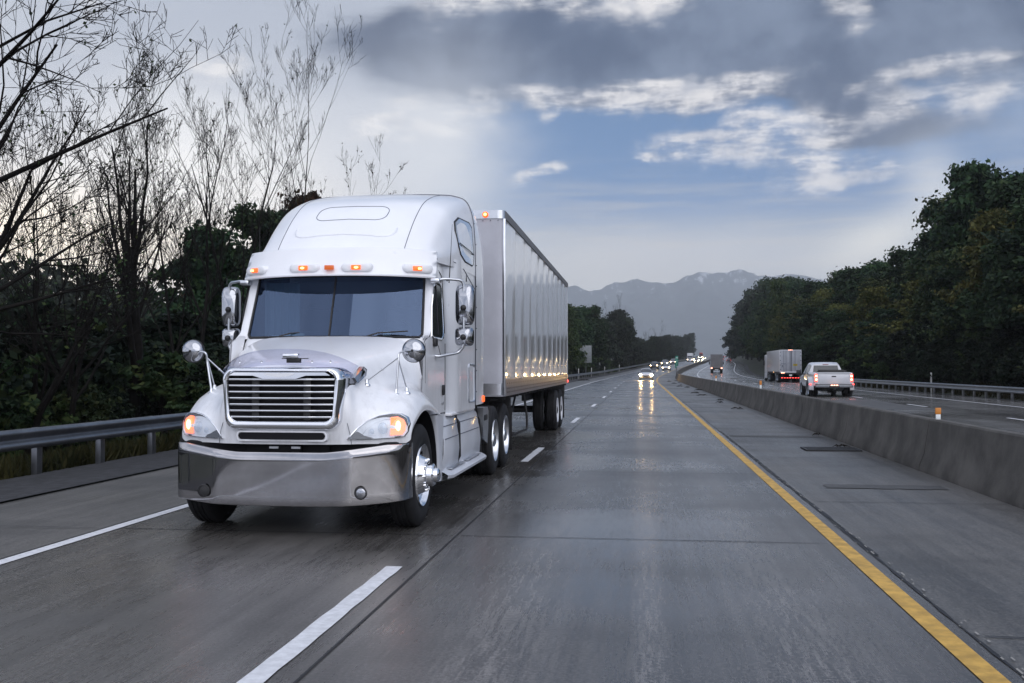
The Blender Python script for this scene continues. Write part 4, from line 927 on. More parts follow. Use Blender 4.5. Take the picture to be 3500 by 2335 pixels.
for s in (1, -1):
    x0 = 1.08; x1 = 1.40; ym = 2.06
    # the mirror arm stands out and slightly back from the door
    pts = [(s * x0, 1.90, 2.60), (s * (x0 + .12), 1.93, 2.625), (s * x1, ym, 2.615), (s * x1, ym, 1.86), (s * (x1 - .06), ym, 1.79), (s * (x0 + .08), 1.86, 1.745), (s * (x0 + .02), 1.84, 1.75), (s * (x0 - .01), 1.80, 1.83)]
    ma = MB().tube(bent(pts, .016), .0165, 10).build('mirror_arm', 'alu', T)
    m = MB(); m.box(min(s * 1.06, s * 1.17), max(s * 1.06, s * 1.17), 1.80, 1.92, 2.565, 2.625, .02); m.build('arm_bracket', 'alu', ma)
    m = MB(); m.box(min(s * 1.06, s * 1.15), max(s * 1.06, s * 1.15), 1.74, 1.84, 1.855, 1.95, .015); m.tube([(s * 1.10, 1.77, 1.95), (s * 1.15, 1.85, 1.86), (s * 1.17, 1.88, 1.75)], .004, 5); m.build('lower_bracket', 'black_plastic', ma)
    m = MB(); pillow(m, (s * x1, ym + .035, 2.34), .108, .235, .06, s * -.12, .06); mh = m.build('mirror_head', 'mirror_chrome', ma, sharp=60)
    m = MB(); m.ball((s * x1, ym - .03, 2.30), (.035, .03, .035), 12, 8); m.build('clamp', 'black_plastic', mh)
    m = MB(); pillow(m, (s * (x1 - .005), ym + .035, 1.975), .105, .11, .06, s * -.12, .075); mh = m.build('convex_mirror', 'mirror_chrome', ma, sharp=60)
    m = MB(); m.ball((s * x1, ym - .04, 1.965), (.035, .03, .035), 12, 8); m.build('clamp', 'black_plastic', mh)
    m = MB(); m.tube([(s * (x1 + .03), ym, 2.60), (s * (x1 + .03), ym, 2.68)], [.008, .003], 6); m.build('mirror_antenna', 'black_plastic', ma)
# spot mirrors on the fenders, each on a tripod
for s in (1, -1):
    top = (s * .985, .66, 1.775) if s > 0 else (s * 1.03, .62, 1.775)
    cx = top[0] + (.15 if s > 0 else -.17)
    f1 = (s * .97, .62, 1.385); f2 = (s * 1.05, .74, 1.40) if s > 0 else (s * .99, .74, 1.42); f3 = (s * .70, .50, 1.485)
    m = MB(); m.tube(bent([f1, (top[0], .64, 1.70), top, (cx, .665, 1.785)], .01), .011, 8)
    st = m.build('fender_mirror', 'alu', T)
    m = MB(); m.tube([f2, (top[0] - s * .002, .65, 1.70)], .008, 6); m.tube([f3, (top[0], .64, 1.72)], .008, 6); m.ball(((f3[0] + top[0]) / 2, (f3[1] + .64) / 2, (f3[2] + 1.72) / 2), .013, 8, 6); m.build('brace', 'alu', st)
    for f in (f1, f2, f3): MB().lathe([(-.045, .040), (-.03, .036), (-.018, .020), (.02, .014), (.025, .001)], f, 'z', 14).build('foot', 'chrome', st)
    c_ = (cx, .675, 1.79); m = MB(); m.lathe([(.035, .001), (.035, .105), (.028, .115), (.0, .117), (-.02, .112), (-.045, .09), (-.062, .05), (-.068, .001)], c_, 'y', 32); mh = m.build('round_mirror', 'mirror_chrome', st)
    m = MB(); m.lathe([(.03, .1185), (.02, .1215), (.006, .1215), (-.004, .1175)], c_, 'y', 32); m.ball((c_[0], c_[1] - .068, c_[2]), .014, 8, 6); m.build('mirror_rim', 'black_plastic', mh)
# ---------------------------------------------------- lower side fairings, steps, tanks
for s in (1, -1):
    X = lambda a: s * a
    prof = [(1.02, 1.10), (1.10, 1.08), (1.155, 1.0), (1.175, .84), (1.185, .80), (1.19, .64), (1.17, .46), (1.14, .42), (1.20, .40), (1.235, .37), (1.20, .35), (1.0, .36)]
    def panel(y0, y1, y0b, y1b, name, mt, inset=0.0, prof=prof):
        G = []
        for f in (0, .02, .98, 1):
            row = []
            for x, z in prof:
                t_ = (1.1 - z) / .7; a, b = y0 + (y0b - y0) * t_, y1 + (y1b - y1) * t_; row.append((X(x - inset - (.012 if f in (0, 1) else 0)), a + (b - a) * f, z))
            G.append(row)
        return MB().grid(G).build(name, mt, T, sharp=40)
    p1 = panel(2.08, 2.92, 1.98, 3.0, 'side_skirt', 'off_white', 0, prof[:8])
    p2 = panel(2.96, 4.45, 3.03, 4.7, 'tank_fairing', 'off_white', 0, prof[:8])
    m = MB()
    for z in (.80, .945):
        for ya, yb in ((2.06, 2.90), (3.0, 4.50)): m.tube([(X(float(np.interp(z, [.64, .80, .84, 1.0], [1.19, 1.185, 1.175, 1.155])) + .001), ya + (yb - ya) * q_ / 4, z) for q_ in range(5)], .006, 5)
    m.build('groove', 'seam', T)
    m = MB()
    for a0, b0, a1, b1 in ((2.93, 1.09, 3.02, .42),): m.tube([(X(1.14 if z > .95 else 1.18 if z > .5 else 1.15), 2.94 + .08 * (1.09 - z) / .67, z) for z in np.linspace(1.06, .42, 12)], .022, 6)
    m.tube([(X(1.15 if z > .95 else 1.18), 4.46 + .25 * (1.09 - z) / .67, z) for z in np.linspace(1.08, .42, 12)], .016, 6)
    m.build('tank_strap', 'black_plastic', T)
    m = MB(); G = [[(X(1.15), y, .47), (X(1.19), y, .445), (X(1.24), y, .43), (X(1.29), y, .40), (X(1.28), y, .365), (X(1.22), y, .34), (X(1.1), y, .35)] for y in (1.98, 2.1, 4.5, 4.72)]
    for q_ in (0, 3): G[q_] = [(X(abs(p[0]) - .05), p[1], p[2]) for p in G[q_]]
    m.grid(G); stp = m.build('running_board', 'off_white', T, sharp=35)
    m = MB()
    for y in (2.2, 3.3): m.box(min(X(1.165), X(1.245)), max(X(1.165), X(1.245)), y, y + .95, .452, .458, .002)
    m.build('step_tread', 'alu', stp)
    # front edge of the skirt behind the steer wheel, fender tail
    m = MB(); G = []
    for (y, z) in ((1.52, 1.10), (1.60, 1.0), (1.66, .85), (1.70, .70), (1.73, .50), (1.74, .36)):
        G.append([(X(.98), y - .02, z), (X(1.15), y - .01, z), (X(1.185), y + .03, z), (X(1.185), y + .12, z), (X(1.17), max(2.06 - (1.1 - z) * .12, y + .2), z)])
    m.grid(cr2(G, 3, 3)); m.build('fender_skirt', 'off_white', T, sharp=50)
    m = MB(); m.grid([[(X(x), y, z) for x in (.75, 1.19)] for y, z in [(.92 + .66 * math.cos(t_), .52 + .66 * math.sin(t_)) for t_ in np.linspace(R(-10), R(150), 20)]]); m.build('wheel_well', 'dark', T)
    # quarter fender ahead of the drive wheels, mudflap
    m = MB(); m.prism([(4.85, 1.05), (5.25, 1.05), (5.34, .98), (5.30, .70), (5.22, .52), (4.88, .60), (4.82, .72)], 'x', X(.72), X(1.19)); m.build('quarter_fender', 'alu', T)
    m = MB(); m.box(min(X(.85), X(1.2)), max(X(.85), X(1.2)), 4.9, 5.2, .86, .95, .02); m.build('hose_tray', 'black_plastic', T)
    m = MB(); m.box(min(X(.62), X(1.22)), max(X(.62), X(1.22)), 7.78, 7.80, .22, .95, .002); m.build('mudflap', 'rubber', T)
m = MB()
for x in (-.42, .42): m.box(x - .04, x + .04, 1.5, 7.9, .78, 1.0, .01)
for y in (5.9, 7.12): m.lathe([(-.85, .07), (-.2, .09), (-.15, .2), (.15, .2), (.2, .09), (.85, .07)], (0, y, .52), 'x', 16)
m.lathe([(-.9, .05), (.9, .05)], (0, .92, .50), 'x', 12); m.build('chassis', 'frame_dark', T)
m = MB(); m.lathe([(1.02, .44), (1.08, .44), (1.08, .01)], (0, 6.5, 0), 'z', 24); m.build('fifth_wheel', 'frame_dark', T)
m = MB()
for x, c_ in ((-.3, 1), (.1, 2), (.3, 3)): m.tube([(x, 4.0, 1.6), (x + .1, 4.4, 1.3), (x - .05, 5.2, 1.25), (x * .6, 6.0, 1.7), (x * .6, 6.22, 1.9)], .016, 6)
m.build('air_hose', 'black_plastic', T)
for s in (1, -1):
    big_wheel(T, s * 1.19, .92, s, 'steer')
    for y in (5.9, 7.12):
        big_wheel(T, s * 1.215, y, s, 'drive'); big_wheel(T, s * (1.215 - .33), y, s, 'drive')
# ------------------------------------------------------------------ the trailer
V = thing('semi_trailer', 'long white box trailer with riveted shiny side panels coupled behind the big white tractor', 'trailer', (TX, TY + 6.25, 0))
Lt = 13.75; ZB, ZT = 1.17, 4.08; hw = 1.295
m = bpy.data.materials.new('trailer_side'); m.use_nodes = True; tt = NT(m.node_tree); p = tt.n['Principled BSDF']; M['trailer_side'] = m
tcn = tt.n.new('ShaderNodeTexCoord'); v = tcn.outputs['Object']
st_ = tt.noise(tt.mapping(v, scale=(1, 2.2, .10)), 2.0, 5, .65); wv = tt.noise(tt.mapping(v, scale=(1, 1.1, .22)), 1.4, 3, .5)
tt.l.new(tt.mix(tt.math('MULTIPLY', tt.step(st_, .48, .72), .5), (.80, .80, .82), (.62, .62, .64)), p.inputs['Base Color'])
p.inputs['Roughness'].default_value = .28; p.inputs['Coat Weight'].default_value = 1; p.inputs['Coat Roughness'].default_value = .06
b = tt.n.new('ShaderNodeBump'); b.inputs['Strength'].default_value = .32; b.inputs['Distance'].default_value = .015; tt.put(b.inputs['Height'], wv); tt.l.new(b.outputs[0], p.inputs['Normal']); tt.l.new(b.outputs[0], p.inputs['Coat Normal'])
m = MB(); rows_ = []
nP = 11; pw = (Lt - .16) / nP
for s in (1, -1):
    G = []
    for k in range(nP):                             # sheets lapped over posts: shallow ribs
        y0 = .10 + k * pw
        for a, d in ((0, 0), (.012, .0012), (.09, .0012), (.102, 0), (pw - .001, 0)): G.append([(s * (hw - .004 + d), y0 + a, z) for z in (ZB + .26, ZT - .10)])
    m.grid(G)
sd = m.build('side_wall', 'trailer_side', V, sharp=20)
m = MB()
for k in range(nP):
    for dy in (.03, .07):
        for z in np.arange(ZB + .32, ZT - .15, .16): m.add([(hw + .0035, .10 + k * pw + dy + .006 * c, z + .006 * d) for c, d in ((-1, -1), (1, -1), (1, 1), (-1, 1))], [[0, 1, 2, 3]])
m.build('rivets', 'seam', sd)
m = MB(); m.box(-hw + .02, hw - .02, .02, Lt - .02, ZT - .06, ZT - .02, .01); m.box(-hw + .03, hw - .03, .06, Lt - .05, ZB + .06, ZB + .12); m.build('roof_panel', 'off_white', V)
fw = MB(); G = []
for a, b_ in ((-hw + .004, .10), (-hw + .01, .05), (-hw + .05, .012), (-hw + .12, 0), (0, 0), (hw - .12, 0), (hw - .05, .012), (hw - .01, .05), (hw - .004, .10)): G.append([(a, b_, z) for z in (ZB, ZB + .26, ZT - .12)])
fwo = fw.grid(G).build('front_wall', 'trailer_front', V, sharp=60)
m = MB(); G = []
for a, b_ in ((-hw, .12), (-hw - .004, .04), (-hw + .04, -.008), (-hw + .12, -.012), (0, -.012), (hw - .12, -.012), (hw - .04, -.008), (hw + .004, .04), (hw, .12)): G.append([(a, b_, z) for z in (ZT - .13, ZT - .01, ZT)])
m.grid(G); m.build('top_rail_front', 'alu', V, sharp=60)
m = MB(); m.grid([[(a, b_ - .004, z) for z in (ZB + .02, ZB + .20)] for a, b_ in ((-hw, .06), (-hw + .05, .005), (-hw + .12, -.004), (hw - .12, -.004), (hw - .05, .005), (hw, .06))])
m.build('nose_plate', 'alu', fwo)
for x in (-1.0, 1.0):
    m = MB(); m.lathe([(-.02, .05), (-.045, .045), (-.05, .001)], (x, -.0, ZT - .07), 'y', 18); ml = m.build('marker_lamp', 'amber_lamp', V)
    m = MB(); m.ball((x, -.05, ZT - .07), (.025, .008, .025), 10, 6); m.build('bulb', 'amber_bulb', ml)
m = MB()
for x in np.arange(-1.2, 1.21, .12): m.ball((x, -.014, ZT - .16), .009, 6, 4)
m.build('front_rivets', 'seam', fwo)
for s in (1, -1):
    m = MB(); m.prism([(s * (hw - .01), ZT - .12), (s * (hw + .012), ZT - .12), (s * (hw + .012), ZT - .0), (s * (hw - .03), ZT + .015), (s * (hw - .03), ZT - .01)], 'y', .10, Lt); m.build('top_rail', 'box_grey', V)
    m = MB(); m.prism([(s * (hw - .02), ZB), (s * (hw + .008), ZB), (s * (hw + .008), ZB + .10), (s * (hw + .004), ZB + .27), (s * (hw - .02), ZB + .27)], 'y', .08, Lt); br_ = m.build('bottom_rail', 'alu', V)
    m = MB()
    for z, st2 in ((ZB + .06, .14), (ZB + .12, .14), (ZB + .2, .28)):
        y = .3
        while y < Lt - .2: m.add([(s * (hw + .0105), y + .02 * c, z + .011 * d) for c, d in ((-1, -1), (1, -1), (1, 1), (-1, 1))], [[0, 1, 2, 3]]); y += st2
    m.build('rail_holes', 'dark', br_)
    m = MB(); m.box(min(s * 1.27, s * 1.312), max(s * 1.27, s * 1.312), .02, .07, ZB + .02, ZT - .13, .004); m.build('corner_post', 'alu', V)
    m = MB(); m.box(min(s * 1.302, s * 1.318), max(s * 1.302, s * 1.318), Lt - .3, Lt - .1, ZB + .03, ZB + .09, .004); m.build('side_lamp', 'tail_lamp_small', V)
m = MB(); m.box(-hw, hw, Lt - .02, Lt, ZB, ZT, .004); m.build('rear_doors', 'off_white', V)
m = MB(); m.box(-1.0, 1.0, .5, 1.6, ZB - .1, ZB + .05, .02)
for y in np.arange(.4, Lt, .6): m.box(-1.25, 1.25, y, y + .05, ZB - .06, ZB + .06)
m.box(-.6, -.5, 9, Lt - .1, .80, ZB - .05, .01); m.box(.5, .6, 9, Lt - .1, .80, ZB - .05, .01); m.box(-1.2, 1.2, Lt - .1, Lt, .85, ZB - .02, .01)
m.build('underframe', 'frame_dark', V)
m = MB()
for s in (1, -1):
    m.box(s * .95 - .06, s * .95 + .06, 2.9, 3.02, .72, ZB, .01); m.box(s * .95 - .045, s * .95 + .045, 2.92, 3.0, .42, .74, .005); m.box(s * .95 - .13, s * .95 + .13, 2.84, 3.08, .38, .42, .005)
m.tube([(-.95, 2.96, .95), (.95, 2.96, .95)], .03, 8); m.tube([(.98, 3.0, .6), (.98, 4.1, ZB)], .02, 6); m.build('landing_gear', 'frame_dark', V)
m = MB(); m.tube(bent([(1.05, 4.7, ZB - .02), (1.12, 4.7, .62), (1.12, 4.7, .38), (.9, 4.0, .30), (.2, 3.2, .35)], .02), .024, 8); m.build('side_bar', 'frame_dark', V)
m = MB(); m.lathe([(-.55, .15), (-.5, .2), (.5, .2), (.55, .15)], (.3, 6.4, .88), 'y', 18, True); m.build('air_tank', 'frame_dark', V)
for y in (10.5, 11.78):
    m = MB(); m.lathe([(-.85, .065), (.85, .065)], (0, y, .52), 'x', 14); m.build('axle', 'frame_dark', V)
    for s in (1, -1):
        big_wheel(V, s * 1.27, y, s, 'trailer'); big_wheel(V, s * (1.27 - .34), y, s, 'trailer')
for s in (1, -1):
    m = MB(); m.box(min(s * .66, s * 1.28), max(s * .66, s * 1.28), 12.5, 12.52, .22, .98, .002); m.build('mudflap', 'rubber', V)
# ------------------------------------------------------------------ other traffic
def small_wheel(root, x, y, r, side, wd=.22, rim='alu'):
    w_ = MB().lathe([(-.03 * side, r * .64), (0, r * .68), (-.002 * side, r * .85), (-.03 * side, r * .97), (-.06 * side, r), (-(wd - .06) * side, r), (-(wd - .02) * side, r * .95), (-wd * side, r * .8), (-wd * side, r * .6)], (x, y, r), n=24).build('wheel', 'rubber', root, sharp=50)
    MB().lathe([(-.03 * side, r * .65), (-.012 * side, r * .62), (-.05 * side, r * .5), (-.03 * side, r * .2), (-.015 * side, .01)], (x, y, r), n=20).build('rim', rim, w_)
SEDAN = dict(L=4.6, st=[(-2.30,.62,.42,.62,.66,.50),(-2.22,.80,.22,.70,.76,.62),(-1.9,.88,.2,.76,.84,.70),(-1.0,.91,.2,.86,.97,.74),(-.25,.91,.2,.90,1.40,.60),(.3,.91,.2,.92,1.46,.62),(.9,.91,.2,.93,1.42,.60),(1.65,.90,.2,.95,1.05,.70),(2.15,.86,.22,.92,1.00,.66),(2.3,.70,.45,.80,.86,.55)], roof=(4, 6), cowl=3, tail=7, r=.33, wy=(-1.42, 1.38))
SUV = dict(L=4.9, st=[(-2.45,.66,.50,.85,.92,.55),(-2.38,.88,.32,.95,1.02,.70),(-2.0,.95,.3,1.0,1.10,.76),(-1.15,.97,.3,1.05,1.18,.78),(-.6,.97,.3,1.10,1.68,.68),(.2,.97,.3,1.12,1.78,.72),(1.9,.96,.3,1.12,1.74,.70),(2.35,.93,.32,1.10,1.15,.74),(2.45,.8,.5,1.0,1.05,.66)], roof=(4, 6), cowl=3, tail=7, r=.38, wy=(-1.55, 1.45))
VAN = dict(L=5.0, st=[(-2.45,.66,.45,.8,.86,.5),(-2.38,.88,.28,.9,.97,.66),(-1.9,.96,.26,.98,1.10,.74),(-1.35,.98,.26,1.04,1.22,.78),(-.45,.98,.26,1.08,1.70,.70),(.4,.98,.26,1.1,1.78,.74),(2.1,.97,.26,1.1,1.72,.72),(2.45,.92,.3,1.05,1.1,.72)], roof=(4, 6), cowl=3, tail=7, r=.34, wy=(-1.55, 1.5))
def car(kind, paint, label, x, y, z, rz, front_lit=True, rear_lit=False, lamp='headlight', group=None, name='car', cat='car'):
    k_ = kind; t = thing(name, label, cat, (x, y, z), rz, group)
    G = []
    for (yy, hw, zb, zl, zt, ht) in k_['st']:
        G.append([(hw * .90, yy, zb), (hw * .985, yy, zb + .10), (hw, yy, (zb + zl) / 2), (hw * .985, yy, zl), (ht + (hw - ht) * .15, yy, zl + (zt - zl) * .86), (ht * .86, yy, zt), (ht * .4, yy, zt + .02), (0, yy, zt + .025)])
    a, b = k_['roof']
    def isglass(i, j):
        if i in (a - 1,) and j >= 4: return True
        if i == b and j >= 4: return True
        return a <= i < b and j == 3
    m = MB(); m.grid(G, mirror=True, keep=lambda i, j: not isglass(i, j))
    for e in (0, -1): m.add([p for p in G[e]] + [(-p[0], p[1], p[2]) for p in G[e][::-1]], [list(range(16))])
    m.build('body', paint, t, sharp=45)
    m = MB(); m.grid(G, mirror=True, keep=lambda i, j: isglass(i, j)); m.build('windows', 'car_glass', t, sharp=60)
    st = k_['st']; y0 = st[0][0]; hw = st[2][1]; zl = st[1][3]
    m = MB(); m.box(-.42, .42, y0 - .02, y0 + .06, st[0][2] + .02, zl - .1, .03); m.box(-.62, .62, y0 - .0, y0 + .12, st[1][2] - .02, st[1][2] + .13, .03); m.build('grille', 'black_plastic', t)
    for s in (1, -1):
        m = MB(); m.ball((s * hw * .76, y0 + .075, zl - .05), (.16, .09, .085), 14, 8)
        m.build('headlight', lamp if front_lit else 'lens_glass', t)
        m = MB(); m.box(min(s * hw * .68, s * hw * .93), max(s * hw * .68, s * hw * .93), st[-2][0] + .03, st[-2][0] + .12, zl - .02, zl + .14, .02); m.build('tail_lamp', 'tail_lamp' if rear_lit else 'car_red', t)
        m = MB(); m.ball((s * (hw + .10), st[a - 1][0] + .35, st[a - 1][3] + .08), (.10, .05, .07), 8, 6); m.build('mirror', paint if paint != 'car_white' else 'black_plastic', t)
        for yy in k_['wy']: small_wheel(t, s * (hw + .005), yy, k_['r'], s)
    m = MB(); m.box(-hw * .85, hw * .85, st[1][0] + .1, st[-2][0] - .1, .2, .45, .03); m.build('underbody', 'dark', t)
    return t
def put(kind, paint, label, off, y, rev=False, **k):
    x, yy, z = on(off, y, .005); return car(kind, paint, label, x, yy, z, heading(y) + (math.pi if rev else 0), **k)
g1 = 'oncoming cars beyond the truck'
put(SEDAN, 'car_white', 'white sedan with two glaring headlights, nearest oncoming car right of the trailer', .45, 131, lamp='headlight_glare', group=g1)
put(SUV, 'car_dark', 'dark sport utility vehicle, leftmost of the oncoming cars past the trailer', -3.3, 243, lamp='headlight_dim', group=g1)
put(VAN, 'car_grey', 'grey van half hidden behind the dark sport utility vehicle', -3.7, 282, lamp='headlight_dim', group=g1)
put(SEDAN, 'car_white', 'white sedan just right of the dark sport utility vehicle', .45, 229, lamp='headlight_dim', group=g1)
put(SUV, 'car_white', 'white sport utility vehicle following behind the group of three oncoming cars', -3.2, 312, lamp='headlight_dim', group=g1)
far = ((SEDAN, 'car_grey', .3, 425, 'grey oncoming car just right of the distant semi truck'), (SEDAN, 'car_white', -.2, 470, 'distant white car with lit headlights, lowest of the far bright cluster'),
       (SUV, 'car_white', -3.4, 500, 'distant pale car at the left of the far bright headlight cluster'), (SEDAN, 'car_white', -3.6, 560, 'distant car with the brightest headlights in the far cluster'),
       (SEDAN, 'car_grey', .1, 540, 'distant car in the middle of the far headlight cluster'), (SEDAN, 'car_white', .2, 640, 'distant car near the right end of the far headlight cluster'), (SUV, 'car_grey', -3.5, 690, 'farthest oncoming car, just left of the red truck'))
for kd, pt, off, y, lb in far: put(kd, pt, lb, off, y, lamp='headlight', group='far cluster of oncoming headlights')
g2 = 'cars driving away beyond the box truck'
put(SEDAN, 'car_dark', 'dark car with red tail lamp just right of the grey box truck', 13.6, 440, True, front_lit=False, rear_lit=True, group=g2)
put(SEDAN, 'car_red', 'red car near the crest above the grey box truck', 11.2, 600, True, front_lit=False, rear_lit=True, group=g2)
put(SUV, 'car_red', 'red sport utility vehicle near the crest, rightmost of the far cars driving away', 15.3, 590, True, front_lit=False, rear_lit=True, group=g2)
put(SUV, 'car_dark', 'dark vehicle with red lamps farthest up the right carriageway', 12.0, 720, True, front_lit=False, rear_lit=True, group=g2)
put(SEDAN, 'car_dark', 'small dark car between the two red vehicles near the crest', 14.6, 760, True, front_lit=False, rear_lit=True, group=g2)
def far_semi(off, y, paint, label, lamp):
    x, yy, z = on(off, y); t = thing('semi_truck', label, 'truck', (x, yy, z), heading(y))
    m = MB(); m.box(-1.22, 1.22, 1.4, 3.9, .9, 3.9, .15); m.prism([(-.6 + 0, .7), (-.6, 1.55), (1.3, 1.85), (1.5, 1.9), (1.5, .7)], 'x', -.95, .95); m.build('cab', paint, t)
    m = MB(); m.prism([(1.32, 1.9), (1.39, 1.9), (1.39, 2.65), (1.36, 2.65)], 'x', -1.05, 1.05); m.build('windshield', 'car_glass', t)
    m = MB(); m.box(-1.25, 1.25, -.75, -.6, .35, .85, .05); m.build('bumper', 'chrome', t)
    m = MB(); m.box(-.5, .5, -.64, -.6, .95, 1.5, .02); m.build('grille', 'black_plastic', t)
    m = MB(); m.box(-1.29, 1.29, 4.8, 18, 1.15, 4.05, .03); m.build('trailer_box', 'off_white', t)
    for s in (1, -1):
        MB().box(s * 1.05 - .17, s * 1.05 + .17, -.5, 1.0, .75, 1.3, .08).build('fender', paint, t)
        MB().ball((s * 1.0, -.55, 1.0), (.16, .06, .10), 10, 6).build('headlight', lamp, t)
        small_wheel(t, s * 1.2, .5, .5, s, .3); small_wheel(t, s * 1.2, 5, .5, s, .6); small_wheel(t, s * 1.2, 16, .5, s, .6)
        MB().box(s * 1.45 - .1, s * 1.45 + .1, 1.2, 1.28, 1.9, 2.5, .03).build('mirror', 'black_plastic', t)
    return t
far_semi(-3.5, 462, 'car_white', 'white oncoming semi truck standing tall behind the green signs, distant', 'headlight_dim')
far_semi(-3.6, 735, 'car_red', 'small red oncoming truck at the far crest beyond the headlights', 'headlight_dim')
# box truck driving away
bx_ = thing('box_truck', 'tall grey box truck seen from behind with two red tail lamps', 'truck', (15.15, 205, rz_(205)), heading(205) + .0)
hw = 1.2
MB().box(-hw, hw, 0, 7.5, .95, 3.72, .04).build('cargo_box', 'box_grey', bx_)
m = MB(); m.box(-hw - .02, hw + .02, -.03, .02, 3.62, 3.74, .01); m.box(-hw - .01, -hw + .07, -.03, .02, .95, 3.62, .01); m.box(hw - .07, hw + .01, -.03, .02, .95, 3.62, .01); m.build('door_frame', 'galv', bx_)
m = MB()
for k in range(7): m.box(-hw + .1, hw - .1, -.012, .0, 1.0 + k * .37, 1.0 + k * .37 + .355, .004)
m.build('roll_door', 'box_grey', bx_)
m = MB(); m.box(-hw, hw, -.1, .1, .52, .92, .03); m.box(-.5, .5, .2, 7.2, .5, .95); m.box(-hw, hw, 7.5, 9.3, .6, 2.5, .15); m.build('frame', 'black_plastic', bx_)
for s in (1, -1):
    MB().box(s * .98 - .14, s * .98 + .14, -.14, -.09, .86, 1.04, .01).build('tail_lamp', 'tail_core', bx_)
    small_wheel(bx_, s * hw, 1.9, .48, s, .55); small_wheel(bx_, s * hw, 8.4, .48, s, .3)
    MB().box(s * 1.42 - .1, s * 1.42 + .1, 7.9, 8.0, 1.7, 2.35, .03).build('mirror', 'black_plastic', bx_)
MB().box(-.35, .35, -.11, -.095, .6, .72).build('plate', 'sign_white', bx_)
for x in (-.9, -.3, 0, .3, .9): MB().box(x - .035, x + .035, -.045, -.03, 3.67, 3.70).build('marker_lamp', 'car_red', bx_)
# white box trailer on the right
rt = thing('semi_trailer', 'white box trailer truck seen from behind, left of the pickup, red lamps on top', 'truck', (16.25, 112.5, 0), -.012)
hw = 1.16; ZT2 = 3.55
MB().box(-hw, hw, 0, 12.5, 1.16, ZT2, .02).build('cargo_box', 'car_white', rt)
mat('door_paint', (.36, .38, .43), .5, nvar=.08, nscale=2); mat('door_gap', (.10, .11, .14), .6)
m = MB(); m.box(-hw + .06, hw - .06, -.02, 0, 1.24, ZT2 - .10, .004); dd = m.build('rear_doors', 'door_paint', rt)
m = MB()
for x in (-.72, -.48, -.06, .05, .12, .48): m.tube([(x, -.04, 1.2), (x, -.04, ZT2 - .08)], .018, 6)
m.build('lock_rods', 'door_gap', dd)
m = MB()
for s in (1, -1):
    for z in (1.4, 1.9, 2.4, 2.9, 3.3): m.box(s * (hw - .09) - .05, s * (hw - .09) + .05, -.035, -.015, z - .04, z + .04)
m.build('hinges', 'door_gap', dd)
m = MB(); m.box(-hw, hw, -.03, .03, ZT2 - .10, ZT2 + .02, .01); m.box(-hw, -hw + .07, -.03, .03, 1.1, ZT2 - .1, .01); m.box(hw - .07, hw, -.03, .03, 1.1, ZT2 - .1, .01); m.box(-hw, hw, -.03, .03, 1.05, 1.2, .01); m.build('door_frame', 'off_white', rt)
MB().box(.28, .72, -.031, -.022, 1.80, 2.02).build('placard', 'yellow_card', dd)
m = MB()
for k, (a, w0) in enumerate(((-1.02, .07), (-.93, .05), (-.86, .08), (-.76, .05), (-.69, .07), (-.60, .06))): m.box(a, a + w0, -.026, -.0215, 2.0, 2.06)
m.lathe([(-.026, .001), (-.026, .075)], (-.86, 0, 1.80), 'y', 16); m.box(-.95, -.77, -.026, -.0215, 1.66, 1.69); m.build('lettering', 'door_gap', dd)
for x in (-.16, 0, .16): MB().box(x - .035, x + .035, -.05, -.02, ZT2 - .03, ZT2 + .02).build('marker_lamp', 'tail_core', rt)
for x in (-.96, -.83, -.70, .70, .83, .96): MB().lathe([(0, .05), (-.05, .045), (-.055, .001)], (x, 0, 1.04), 'y', 12).build('tail_lamp', 'tail_core', rt)
m = MB(); m.box(-hw + .05, hw - .05, .02, 12, .95, 1.16); m.box(-hw + .02, hw - .02, -.02, .1, .92, 1.1, .01); m.box(-.9, -.84, -.02, .04, .5, .95); m.box(.84, .9, -.02, .04, .5, .95); m.box(-1.05, 1.05, -.06, .02, .46, .54, .005); m.build('underride_guard', 'frame_dark', rt)
m = MB()
for k in range(7): m.box(-1.0 + k * .29, -1.0 + k * .29 + .16, -.066, -.061, .475, .525)
m.build('reflective_tape', 'tail_lamp_small', rt)
MB().box(-.15, .15, -.05, -.03, .72, .86).build('plate', 'sign_white', rt)
for s in (1, -1):
    for y in (2.0, 3.2, 9.6, 10.8): small_wheel(rt, s * 1.15, y, .5, s, .6)
    small_wheel(rt, s * 1.15, 15.0, .5, s, .3)
MB().ball((-hw - .01, 5.5, 1.1), (.03, .06, .04), 8, 6).build('side_marker', 'amber_bulb', rt)
m = MB(); m.box(-1.15, 1.15, 13.0, 15.2, .9, 3.2, .12); m.box(-.95, .95, 15.1, 16.3, .8, 1.9, .12); m.box(-1.2, -1.0, 13.2, 14.8, .35, .95, .05); m.build('tractor_cab', 'car_white', rt)
MB().box(-1.4, -1.2, 14.3, 14.36, 1.9, 2.5, .02).build('mirror', 'black_plastic', rt)
# white pickup with wide rear fenders
pk = thing('pickup_truck', 'white pickup truck with wide rear fenders and glowing red tail lamps, right carriageway', 'pickup truck', (10.55, 57, -.04), -.01)
m = MB()                                           # bed
bw = 1.0
for s in (1, -1):
    sec = [(.90, .62), (.985, .64), (1.0, .80), (1.01, 1.15), (.995, 1.37), (.955, 1.40), (.90, 1.39), (.88, 1.30), (.88, .95)]
    m.grid([[(s * x, y, z) for x, z in sec] for y in (.06, .12, 1.2, 2.45)])
m.add([(-.88, .1, .95), (.88, .1, .95), (.88, 2.45, .95), (-.88, 2.45, .95)], [[0, 1, 2, 3]]); m.add([(-.9, 2.45, .7), (.9, 2.45, .7), (.9, 2.45, 1.38), (-.9, 2.45, 1.38)], [[0, 1, 2, 3]])
m.box(-1.0, -.88, .04, .12, .62, 1.38, .02); m.box(.88, 1.0, .04, .12, .62, 1.38, .02)
